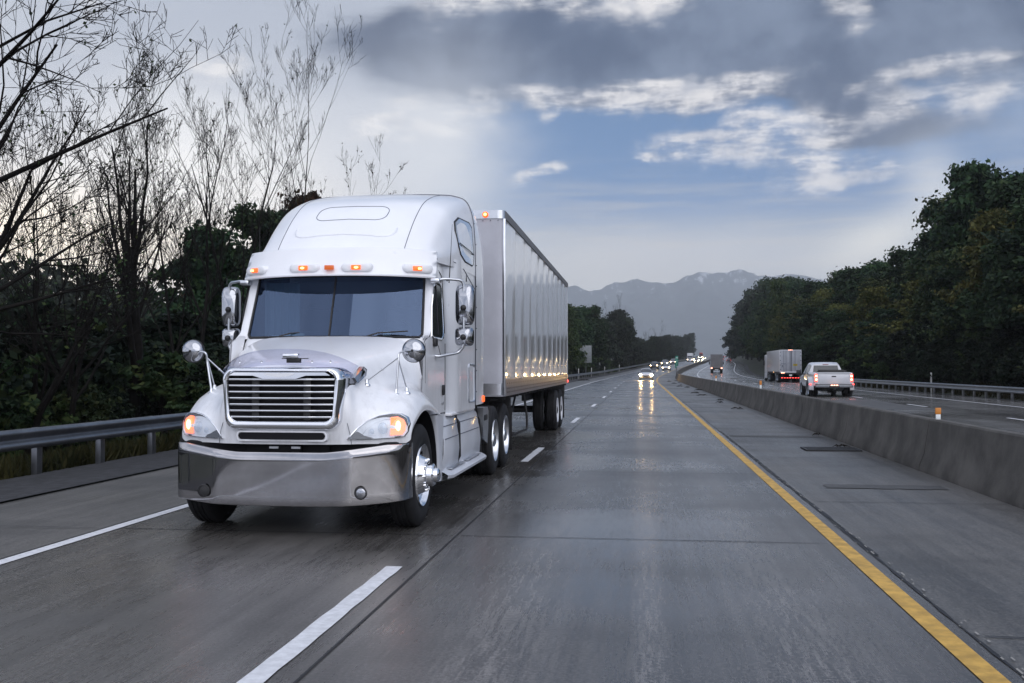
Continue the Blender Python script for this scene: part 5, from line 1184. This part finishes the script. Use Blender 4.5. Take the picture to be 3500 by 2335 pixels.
bed = m.build('bed', 'car_white', pk, sharp=50)
m = MB(); m.prism([(-.88, .70), (.88, .70), (.88, 1.37), (-.88, 1.37)], 'y', 0, .055); m.box(-.80, .80, -.014, .002, .78, 1.28, .012); m.box(-.88, .88, -.03, .06, 1.36, 1.40, .012); m.build('tailgate', 'car_white', pk, sharp=30)
MB().box(-.12, .12, -.024, -.012, 1.14, 1.20, .005).build('tailgate_handle', 'black_plastic', pk)
for s in (1, -1):                                   # dual-wheel fenders
    G = []
    for t_ in np.linspace(-8, 188, 21):
        a = R(t_); G.append([(s * .98, 1.32 + .68 * math.cos(a), .50 + .68 * math.sin(a)), (s * 1.14, 1.32 + .64 * math.cos(a), .50 + .63 * math.sin(a)), (s * 1.22, 1.32 + .58 * math.cos(a), .50 + .56 * math.sin(a)), (s * 1.225, 1.32 + .50 * math.cos(a), .50 + .47 * math.sin(a))])
    MB().grid(cr2(G, 1, 3)).build('rear_fender', 'car_white', pk, sharp=180)
    MB().box(s * 1.16 - .06, s * 1.16 + .06, .66, .70, .70, .76, .01).build('fender_lamp', 'tail_lamp_small', pk)
    tl = MB().box(s * .94 - .085, s * .94 + .085, .005, .08, .88, 1.30, .02).build('tail_lamp', 'tail_lamp', pk)
    for z in (1.0, 1.19): MB().box(s * .94 - .05, s * .94 + .05, -.006, .006, z - .05, z + .05, .01).build('bulb', 'tail_core', tl)
    small_wheel(pk, s * 1.19, 1.32, .41, s, .24); small_wheel(pk, s * .93, 1.32, .41, s, .24); small_wheel(pk, s * 1.01, 5.25, .41, s, .26)
    m = MB(); m.box(s * 1.30 - .14, s * 1.30 + .14, 4.02, 4.12, 1.22, 1.52, .04); m.box(min(s * .98, s * 1.2), max(s * .98, s * 1.2), 4.03, 4.1, 1.25, 1.31, .01); m.build('tow_mirror', 'black_plastic', pk)
m = MB(); m.box(-1.0, 1.0, -.16, .05, .56, .70, .03); m.build('rear_bumper', 'galv', pk)
m = MB(); m.box(-.28, .28, -.18, -.10, .50, .66, .02); m.box(-1.0, 1.0, -.10, .08, .70, .74, .005); m.box(-.05, .05, -.28, .1, .42, .5, .01); m.build('hitch', 'black_plastic', pk)
for x in (-.14, 0, .14): MB().box(x - .045, x + .045, -.185, -.165, .67, .71).build('marker_lamp', 'tail_core', pk)
PK = [(2.5,.99,.55,1.25,1.30,.90),(2.62,.99,.55,1.26,1.84,.74),(3.0,.995,.55,1.26,1.96,.76),(4.0,.995,.55,1.25,1.95,.76),(4.3,.995,.55,1.24,1.88,.74),(4.85,.99,.55,1.20,1.28,.88),(5.5,.98,.55,1.15,1.22,.84),(6.15,.94,.55,1.05,1.12,.78),(6.25,.80,.60,.95,1.0,.70)]
G = []
for (yy, hw_, zb, zl, zt, ht) in PK:
    G.append([(hw_ * .93, yy, zb), (hw_, yy, zb + .1), (hw_, yy, .9), (hw_ * .985, yy, zl), (ht + .04, yy, zl + (zt - zl) * .85), (ht * .9, yy, zt), (ht * .4, yy, zt + .015), (0, yy, zt + .02)])
gl_ = lambda i, j: (1 <= i < 4 and j == 3) or (i == 4 and j >= 4)
m = MB(); m.grid(G, mirror=True, keep=lambda i, j: not gl_(i, j))
for e in (0, -1): m.add(list(G[e]) + [(-p[0], p[1], p[2]) for p in G[e][::-1]], [list(range(16))])
m.build('cab', 'car_white', pk, sharp=45)
m = MB(); m.grid(G, mirror=True, keep=gl_); m.build('side_windows', 'car_glass', pk)
m = MB(); m.add([(-.72, 2.508, 1.40), (.72, 2.508, 1.40), (.66, 2.588, 1.78), (-.66, 2.588, 1.78)], [[0, 1, 2, 3]]); m.build('rear_window', 'car_glass', pk)
MB().box(-.16, .16, 2.60, 2.64, 1.82, 1.86, .005).build('brake_lamp', 'car_red', pk)
m = MB(); m.box(-.45, .95, 2.15, 2.44, 1.3, 1.54, .03); m.box(-.8, .8, 1.2, 1.9, .96, 1.30, .04); m.box(.25, .8, .5, 1.0, .96, 1.28, .03); m.build('bed_load', 'black_plastic', pk)
m = MB(); m.box(-.55, .55, .1, 6.0, .42, .60, .03); m.lathe([(-.9, .05), (-.15, .07), (-.12, .17), (.12, .17), (.15, .07), (.9, .05)], (0, 1.32, .41), 'x', 12); m.build('chassis', 'frame_dark', pk)
# ------------------------------------------------------------------ trees
def leaf_quads(P, N, size, rg, stretch=1.6):
    """a small bent diamond at every point of P, oriented about N"""
    n = len(P); a = rg.normal(size=(n, 3)); a -= N * (a * N).sum(1)[:, None] * .5; a /= np.linalg.norm(a, axis=1)[:, None] + 1e-9
    b = np.cross(a, rg.normal(size=(n, 3))); b /= np.linalg.norm(b, axis=1)[:, None] + 1e-9
    s = (size * rg.uniform(.55, 1.35, n))[:, None]
    V = np.stack([P - a * s * stretch / 2, P + b * s * .5, P + a * s * stretch / 2, P - b * s * .45], 1).reshape(-1, 3)
    return V, np.arange(n * 4).reshape(-1, 4)
def crown_mesh(name, seed, H, Rw, base, nl, clumps, leaf, mtl, flat=.55):
    """foliage: lobes of leaf clumps through the volume, uneven outline with gaps"""
    rg = np.random.default_rng(seed); lob = []
    for k in range(9):
        t_ = rg.uniform(.15, .95); a = rg.uniform(0, 6.28); rr = Rw * (1 - .75 * t_ ** 2) * rg.uniform(.25, .8)
        lob.append((rr * math.cos(a), rr * math.sin(a), base + (H - base) * t_, Rw * rg.uniform(.38, .62) * (1.05 - .45 * t_)))
    lob.append((0, 0, H - Rw * .32, Rw * .34)); lob.append((0, 0, base + (H - base) * .45, Rw * .7))
    C_ = []
    while len(C_) < clumps:
        x, y, z, r = lob[rg.integers(len(lob))]; d = rg.normal(size=3); d /= np.linalg.norm(d); q = r * (rg.uniform(.45, 1.08) ** .7 if rg.random() < .86 else rg.uniform(1.1, 1.42))
        C_.append((x + d[0] * q, y + d[1] * q, min(z + d[2] * q * .8, H * 1.0), d))
    P = []; N = []
    for x, y, z, d in C_:
        k = int(nl / clumps * rg.uniform(.35, 1.6)); s = rg.uniform(.16, .60) * (H / 13)
        off = rg.normal(size=(k, 3)) * [s, s, s * flat]; P.append(np.array([x, y, z]) + off); N.append(np.repeat(np.array(d)[None] + [0, 0, .6], k, 0))
    P = np.vstack(P); N = np.vstack(N); N /= np.linalg.norm(N, axis=1)[:, None]
    P = P[P[:, 2] > .05]; N = N[:len(P)]
    V, F = leaf_quads(P, N, leaf, rg); return fast_mesh(name, V, F, mtl), lob
def tubes(segs, n=5):
    """many tapered tubes at once"""
    A = np.array([s[0] for s in segs]); B = np.array([s[1] for s in segs]); ra = np.array([s[2] for s in segs]); rb = np.array([s[3] for s in segs])
    d = B - A; d /= np.linalg.norm(d, axis=1)[:, None] + 1e-9; up = np.where(np.abs(d[:, 2:3]) > .9, [[1., 0, 0]], [[0, 0, 1.]])
    u = np.cross(d, up); u /= np.linalg.norm(u, axis=1)[:, None]; v = np.cross(d, u); k = len(segs)
    ang = np.arange(n) * 2 * math.pi / n; c = np.cos(ang)[None, :, None]; s = np.sin(ang)[None, :, None]
    ring_ = u[:, None] * c + v[:, None] * s
    V = np.concatenate([A[:, None] + ring_ * ra[:, None, None], B[:, None] + ring_ * rb[:, None, None]], 1).reshape(-1, 3)
    i = np.arange(n); f = np.stack([i, (i + 1) % n, (i + 1) % n + n, i + n], 1); F = (np.arange(k) * 2 * n)[:, None, None] + f[None]
    return V, F.reshape(-1, 4)
def branches(seed, H, stems, spread, up, levels=5, r0=.16, lean=(0, 0), kids_n=(3, 5), wig=.09, first=.28, shrink=.62, limbs=()):
    rd = random.Random(seed); thick = []; thin = []
    def grow(p, d, L, r, lv):
        n = 5 if lv < 2 else 4 if lv < 4 else 3; pts = [p]; rs_l = [r]
        for i in range(n):
            d = (d + Vector((rd.gauss(0, wig), rd.gauss(0, wig), rd.gauss(0, wig * .6) + up * .12))).normalized()
            p = p + d * (L / n); pts.append(p); rs_l.append(r * (1 - (.9 if lv == 0 else .8) * (i + 1) / n))
        for i in range(n):
            (thick if r > .035 else thin).append((pts[i], pts[i + 1], max(rs_l[i], .0050), max(rs_l[i + 1], .0035)))
        if lv >= levels: return
        for k in range(rd.randint(*kids_n) + (3 if lv == 0 else 1 if lv == 1 else 0)):
            t_ = rd.uniform(first if lv == 0 else .18, .98); i = min(n - 1, int(t_ * n)); q = pts[i].lerp(pts[i + 1], t_ * n - i)
            ax = Vector((rd.gauss(0, 1), rd.gauss(0, 1), rd.gauss(0, .6))).cross(d).normalized(); ang = R(rd.uniform(22, 52)) * spread
            nd = (Matrix.Rotation(ang, 3, ax) @ d).normalized(); nd.z += up * .18; nd.normalize()
            grow(q, nd, L * rd.uniform(.45, shrink + .12) * (1 - .35 * t_), max(rs_l[i] * rd.uniform(.40, .60), .0055), lv + 1)
    if limbs:
        z_ = [-.6, 1.5, 3.2, 4.6, 5.6, 6.6, 7.6]; r_l = [.24, .20, .17, .14, .11, .08, .04]
        thick += [(Vector((.03 * i, 0, z_[i])), Vector((.03 * (i + 1), 0, z_[i + 1])), r_l[i], r_l[i + 1]) for i in range(6)]
    for p_, d_, L_, r_ in limbs: grow(Vector(p_), Vector(d_).normalized(), L_, r_, 1)
    for s in range(stems):
        a = 2 * math.pi * s / stems + rd.uniform(-.5, .5); k = 0 if stems == 1 else rd.uniform(.12, .38)
        grow(Vector((math.cos(a) * .12 * (stems > 1), math.sin(a) * .12 * (stems > 1), -.5)), Vector((math.cos(a) * k + lean[0], math.sin(a) * k + lean[1], 1)).normalized(), H * rd.uniform(.68, .84), r0 * (1 if stems == 1 else rd.uniform(.6, .9)), 0)
    return thick, thin
def bare_tree(name, label, loc, seed, H, stems=1, spread=1, up=1, levels=5, r0=.16, lean=(0, 0), group=None, leaves=0, kn=(3, 4), lm='leaf_olive', wig=.09, first=.28, limbs=()):
    t = thing(name, label, 'tree', loc, 0, group); tk, th = branches(seed, H, stems, spread, up, levels, r0, lean, kn, wig, first, limbs=limbs)
    V, F = tubes(tk, 7); me = fast_mesh('trunk', V, F, 'wood_dark'); me.polygons.foreach_set('use_smooth', [True] * len(F)); link('trunk', me, t)
    V, F = tubes(th, 4); link('twigs', fast_mesh('twigs', V, F, 'wood_dark'), t)
    if leaves:
        rg = np.random.default_rng(seed); E = np.array([tuple(s[1]) for s in th]); P = E[rg.integers(len(E), size=leaves)] + rg.normal(size=(leaves, 3)) * .06
        V, F = leaf_quads(P, rg.normal(size=P.shape), .055, rg); link('leaves', fast_mesh('leaves', V, F, lm), t)
    return t
# --- bare trees on the left
gb = 'bare trees along the left shoulder'
def atpx(px, X):                                     # where a line at lateral distance X is seen in that column
    dep = -X * 2318 / (1470 - px); return (dep + X * .1272) / .9919
bare_tree('bare_tree', 'bare tree with dark trunk forking into several fans of branches, left of the truck', (-14.0, atpx(298, -14.0), -.7), 11, 10.8, 1, 1.0, .8, 5, .24, leaves=300, kn=(3, 4), group=gb, first=.12)
bare_tree('bare_tree', 'tall slender bare tree with long upright branches rising nearest the truck cab', (-15.2, atpx(560, -15.2), -.7), 23, 15.2, 3, .85, 1.0, 5, .15, leaves=200, kn=(2, 4), group=gb)
bare_tree('bare_tree', 'thin bare tree leaning left between the forked tree and the tall slender tree', (-14.6, atpx(440, -14.6), -.7), 31, 12.2, 2, .85, 1.0, 5, .14, lean=(-.15, 0), leaves=200, kn=(2, 4), group=gb)
bare_tree('bare_tree', 'leafless tree close to the left picture edge with crossing upright stems', (-13.2, atpx(140, -13.2), -.6), 47, 8.4, 3, .85, .9, 4, .12, leaves=250, group=gb)
bare_tree('bare_tree', 'low spreading tree at the left edge with a few clinging leaves', (-12.8, atpx(10, -12.8), -.6), 53, 6.6, 2, 1.2, .3, 4, .13, leaves=500, group=gb)
bare_tree('bare_tree', 'bare tree reaching long limbs into the picture from beyond its left edge', (-12.9, 15.0, -.6), 61, 9.2, 2, 1.1, .35, 5, .20, lean=(.05, .1), leaves=260, group=gb, kn=(3, 4), wig=.12,
          limbs=(((.1, 0, 3.2), (1, -.05, .55), 5.6, .085), ((.1, 0, 4.6), (1, .12, .30), 5.4, .075), ((.1, 0, 5.6), (1, -.1, .30), 5.2, .07), ((.1, 0, 6.6), (1, .05, .22), 4.6, .05), ((0, 0, 2.6), (1, .3, .35), 4.8, .06)))
bare_tree('bare_tree', 'bare tree with many fine upright twigs, just left of the truck roof', (-15.8, atpx(655, -15.8), -.8), 71, 13.2, 2, .9, 1.0, 5, .13, leaves=300, kn=(2, 3), lm='leaf_red', group=gb)
bare_tree('bare_tree', 'small pale bare tree showing just above the truck roof', (-16.5, atpx(815, -16.5), -.8), 83, 13.0, 2, .9, .9, 5, .10, leaves=200, kn=(2, 3), group=gb)
bare_tree('bare_tree', 'bare tree standing behind the forked tree, thin crossing limbs', (-17.5, atpx(235, -17.5), -.8), 97, 11.2, 2, 1.0, .7, 4, .16, leaves=200, group=gb)
for px, X, H, sd in ((1345, -14, 17.5, 101), (1378, -15, 18.5, 103), (1322, -15, 17, 107)):
    y = atpx(px, X); bare_tree('bare_tree', 'distant bare tree sticking up above the dark woods right of the trailer', (X + rs_(y), y, -.5), sd, H, 2, .7, 1.2, 4, .2, group='bare tops above the woods beyond the trailer', kn=(3, 4))
# --- leafy trees: a few models, then copies
def leafy(name, seed, H, Rw, base, nl, cl, leaf, mtl, flat=.55):
    t = thing(name, 'x', 'tree'); me, lob = crown_mesh('crown', seed, H, Rw, base, nl, cl, leaf, mtl, flat); link('crown', me, t)
    sg = [((0, 0, -1), (0.05, 0, base + 1), .02 * H, .014 * H), ((0.05, 0, base + 1), (0, .05, H * .7), .014 * H, .005 * H)]
    for x, y, z, r in lob: sg.append(((0.03, 0, max(base * .6, z * .5)), (x * .9, y * .9, z), .007 * H, .003 * H))
    V, F = tubes([(np.array(a), np.array(b), c, d) for a, b, c, d in sg], 8); link('trunk', fast_mesh('trunk', V, F, 'wood_dark'), t)
    return t
PT = [leafy('leafy_tree', 1, 13, 4.2, 2.0, 15000, 260, .26, 'leaf_dark'), leafy('leafy_tree', 2, 13, 4.8, 2.2, 15000, 240, .26, 'leaf_dark'),
      leafy('leafy_tree', 3, 13, 3.8, 1.8, 14000, 250, .25, 'leaf_olive'), leafy('leafy_tree', 4, 13, 4.4, 2.0, 14000, 220, .26, 'leaf_gold'), leafy('leafy_tree', 5, 13, 4.0, 1.8, 13000, 250, .24, 'leaf_red')]
FT = [leafy('leafy_tree', 6, 13, 4.6, 1.2, 9000, 190, .38, 'leaf_far'), leafy('leafy_tree', 7, 13, 4.0, 1.2, 9000, 170, .38, 'leaf_far')]
BT = [leafy('bush', 8, 3.6, 2.2, .3, 6500, 120, .15, 'leaf_under'), leafy('bush', 9, 3.6, 2.5, .2, 6500, 110, .15, 'leaf_olive'), leafy('bush', 10, 3.6, 2.1, .3, 6000, 110, .15, 'leaf_under')]
KM = {}
for c_ in bpy.data.objects:
    if c_.parent: KM.setdefault(c_.parent, []).append(c_)
used = set()
def plant(pr, x, y, z, s, sw, label, group, cat='tree'):
    o = pr
    if pr in used: o = copy_tree(pr, kmap=KM)
    used.add(pr); o.location = (x, y, z); o.rotation_euler = (0, 0, random.uniform(0, 6.28)); o.scale = (sw, sw, s); o['label'] = label; o['category'] = cat
    if group: o['group'] = group
    elif 'group' in o: del o['group']
    return o
def view(x, y):                                      # picture column and depth of a place
    dep = -x * .1272 + y * .9919; return 1175 + 2300 * (x * .9919 + y * .1272) / dep, dep
TR = [(1640, 812), (1682, 806), (1690, 770), (1700, 725), (1712, 692), (1735, 668), (1760, 652), (1800, 637), (1860, 645), (1900, 645), (1930, 626), (1965, 608), (2010, 592), (2060, 586), (2100, 570), (2130, 550), (2160, 520), (2180, 470), (2200, 400), (2225, 375), (2260, 366), (2300, 382), (2350, 362), (2600, 330)]
TL = [(380, 600), (400, 545), (440, 500), (500, 490), (560, 470), (600, 440), (650, 445), (700, 425), (735, 440), (770, 470), (900, 480), (1290, 690), (1330, 694), (1380, 704), (1420, 716), (1443, 738), (1454, 768), (1475, 775), (1500, 773), (1540, 770), (1570, 772), (1590, 758), (1604, 772), (1620, 795), (1632, 797), (1645, 808), (1700, 812)]
random.seed(12)
def wood(T_, offs, y0, y1, stp, frac, protos, label, group, gzf, pmin, pmax, smax=2.2):
    y = y0; k = 0
    while y < y1:
        off = random.uniform(*offs); x = off + rs_(y); px, dep = view(x, y); px2 = px
        if pmin < px < pmax:
            zt = 1.62 + (844 - np.interp(px2, [a for a, _ in T_], [b for _, b in T_])) / 2300 * dep; zb = rz_(y) + gzf(off); h = (zt - zb) * random.uniform(*frac)
            if h > 2:
                pr = protos[random.randrange(len(protos))]; s = h / 13
                plant(pr, x, y, zb - .3, s, min(s * random.uniform(.85, 1.15), smax) if s > .6 else .6 + random.uniform(0, .2), label, group); k += 1
        y += stp * random.uniform(.7, 1.3) * (1 + max(0, y - 90) / 160)
    return k
gr = lambda o: float(np.interp(o, [18.9, 20, 22.5, 27, 40, 80], [-.05, .35, 1.2, 2.3, 3.6, 4.5]))
gl = lambda o: float(np.interp(o, [-120, -60, -30, -16, -11.5], [-3, -1.5, -.9, -.7, -.45]))
# singled-out trees of the right bank
def single(px, X, top, pr, sw, label, gzf=gr):
    dep = X * 2318 / (px - 1470); y = (dep + X * .1272) / .9919; zb = rz_(y) + gzf(X - rs_(y)); zt = 1.62 + (844 - top) / 2300 * dep
    return plant(pr, X, y, zb - .3, (zt - zb + .3) / 13, sw, label, None)
single(2235, 26, 372, PT[0], .95, 'tallest dark tree rising over the woods near the right picture edge')
single(1845, 25, 690, PT[3], .80, 'golden green tree glowing among dark trees above the white box trailer')
single(1790, 25, 640, PT[2], .82, 'pale green tree with an open top at the left end of the right woods')
single(2010, 26, 640, PT[2], .9, 'olive green tree in the middle of the right woods above the pickup truck')
single(1905, 26, 668, PT[3], .72, 'smaller golden tree just right of the first golden tree, above the pickup truck')
single(2150, 27, 530, PT[1], .85, 'dark rounded tree stepping down left of the tallest tree on the right')
lr = 'dark tree in the dense woods on the bank beyond the right guardrail'; gr_ = 'trees of the dense woods on the right bank'
wood(TR, (27, 31), 40, 470, 3.9, (.84, 1.06), [PT[0], PT[1], PT[2], PT[0], PT[1]], lr, gr_, gr, 1690, 2560)
wood(TR, (22.2, 24.5), 42, 330, 3.6, (.55, .82), [PT[1], PT[2], PT[0], PT[2], PT[3], PT[1]], lr, gr_, gr, 1700, 2560)
wood(TR, (21.5, 26), 330, 900, 8, (.85, 1.0), FT, 'distant dark tree at the far left end of the right bank woods', 'distant trees at the end of the right bank', gr, 1655, 1760)
ll = 'leafy dark tree behind the bare trees and the semi truck, left side'
single_l = lambda px, X, top, pr, sw, label: plant(pr, X, (-X * 2318 / (1470 - px) + X * .1272) / .9919, -1.0, ((1.62 + (844 - top) / 2300 * (-X * 2318 / (1470 - px))) + 1.0) / 13, sw, label, None)
single_l(690, -18.5, 432, PT[4], .62, 'reddish leaved tree peeking over the left shoulder of the truck roof')
single_l(600, -18, 480, PT[0], .62, 'dark green tree directly behind the tall slender bare tree')
single_l(470, -18, 520, PT[1], .60, 'dark bushy tree filling the gap between bare trunks left of the cab')
wood(TL, (-21, -18), 30, 120, 4.0, (.75, .98), [PT[0], PT[1], PT[4]], ll, 'leafy trees behind the semi truck', gl, 370, 1290, .75)
lf = 'dark tree in the distant woods left of the road beyond the trailer'; gf = 'trees of the distant woods beyond the trailer'
wood(TL, (-17, -13.5), 110, 210, 5, (.85, 1.02), [PT[0], PT[2], PT[1]], lf, gf, gl, 1200, 1470, 1.2)
wood(TL, (-21, -18), 120, 260, 6, (.80, 1.0), [PT[0], PT[2]], lf, gf, gl, 1200, 1470, 1.2)
wood(TL, (-18, -13), 230, 900, 7, (.80, 1.02), FT, lf, gf, gl, 1380, 1665)
wood(TL, (-24, -19), 230, 800, 10, (.85, 1.05), FT, lf, gf, gl, 1380, 1665)
# bushes: undergrowth behind both rails
def bushes(offs, y0, y1, stp, hs, label, group, gzf, pmin, pmax):
    y = y0
    while y < y1:
        off = random.uniform(*offs); x = off + rs_(y); px, dep = view(x, y)
        if pmin < px < pmax:
            s = random.uniform(*hs) / 3.6; plant(BT[random.randrange(3)], x, y, rz_(y) + gzf(off) - .15, s, s * random.uniform(.9, 1.25), label, group, 'bush')
        y += stp * random.uniform(.7, 1.3) * (1 + max(0, y - 60) / 120)
bushes((-14.5, -12.5), 8, 60, 1.7, (1.6, 2.9), 'dark bush in the undergrowth behind the left guardrail', 'undergrowth behind the left guardrail', gl, -700, 760)
bushes((-19, -15.5), 10, 70, 1.5, (3.0, 4.6), 'tall dark bush under the bare trees on the left', 'tall undergrowth under the bare trees', gl, -700, 760)
bushes((-13.5, -12), 110, 330, 4, (1.8, 3.2), 'low dark bush behind the left guardrail beyond the trailer', 'bushes beyond the trailer', gl, 1250, 1600)
bushes((19.9, 21.5), 26, 160, 1.9, (1.5, 2.8), 'low dark bush at the foot of the right woods', 'bushes at the foot of the right woods', gr, 1690, 3100)
bushes((21.5, 23.5), 28, 150, 2.1, (3.0, 4.6), 'tall dark bush in front of the right woods', 'tall bushes in front of the right woods', gr, 1700, 3100)
# far dark hillside woods on the left
rg = np.random.default_rng(5); n = 42000; sx = rg.uniform(-190, -40, n); top = 12 + 4 * np.sin(sx / 23) + (-(sx) - 40) * .055
cones = np.abs(((sx * .55 + rg.normal(0, .2, n)) % 2.2) - 1.1); D = rg.uniform(0, 1, n)
Y_ = 95 + rg.uniform(-6, 6, n) + D * 55; Z_ = (top * (.55 + .55 * D) + 2.2 - cones * 2.2) * rg.uniform(.05, 1, n) ** .55
P_ = np.stack([sx, Y_, Z_ - 2], 1); V, F = leaf_quads(P_, rg.normal(size=P_.shape), .95, rg)
tag(link('distant_woods', fast_mesh('distant_woods', V, F, 'leaf_far')), 'far dark wooded hillside behind the bare trees on the left', 'woods', None, 'stuff')
# grass by the left guardrail, thin weeds on the right bank
rg = np.random.default_rng(9)
def blades(n, offs, ys, h, name, label):
    y = rg.uniform(ys[0], ys[1], n); o = rg.uniform(offs[0], offs[1], n); keep = np.sin(o * 3.1 + y * .9) + np.sin(y * 2.3) + rg.normal(0, .9, n) > -.6; y, o = y[keep], o[keep]; n = len(y)
    z = np.interp(np.abs(o), [9.4, 9.9, 11.5, 16], [-.10, -.16, -.45, -.7]) if offs[0] < 0 else np.interp(o, [18.9, 20, 22.5], [-.05, .35, 1.2])
    b = np.stack([o + np.interp(y, ST, SS), y, z + np.interp(y, ST, ZS)], 1); a = rg.uniform(0, 6.28, n); hh = h * rg.uniform(.4, 1.3, n); wd = .014 * (1 + y / 25)
    s_ = np.stack([np.cos(a) * wd, np.sin(a) * wd, 0 * a], 1); tp = b + np.stack([rg.normal(0, .12, n), rg.normal(0, .12, n), hh], 1)
    V = np.stack([b - s_, b + s_, tp + s_ * .25, tp - s_ * .25], 1).reshape(-1, 3)
    tag(link(name, fast_mesh(name, V, np.arange(n * 4).reshape(-1, 4), 'grass_mat')), label, 'grass', None, 'stuff')
blades(42000, (-12.6, -9.75), (11, 70), .34, 'roadside_grass', 'yellow green grass growing under the left guardrail')
blades(14000, (18.9, 20.6), (26, 150), .30, 'roadside_grass', 'rough grass along the foot of the right bank')
# ------------------------------------------------------------------ the hazy air
hz = MB().box(-3400, 4200, -60, 7500, -14, 700); me_ = None
m = bpy.data.materials.new('haze'); m.use_nodes = True; tt = NT(m.node_tree); tt.n.clear(); o_ = tt.n.new('ShaderNodeOutputMaterial'); pv = tt.n.new('ShaderNodeVolumePrincipled')
pv.inputs['Color'].default_value = (.86, .90, .96, 1); pv.inputs['Density'].default_value = 1.55e-4; pv.inputs['Anisotropy'].default_value = .1; tt.l.new(pv.outputs[0], o_.inputs['Volume']); M['haze'] = m
tag(hz.build('haze', 'haze', weld=False), kind='stuff')
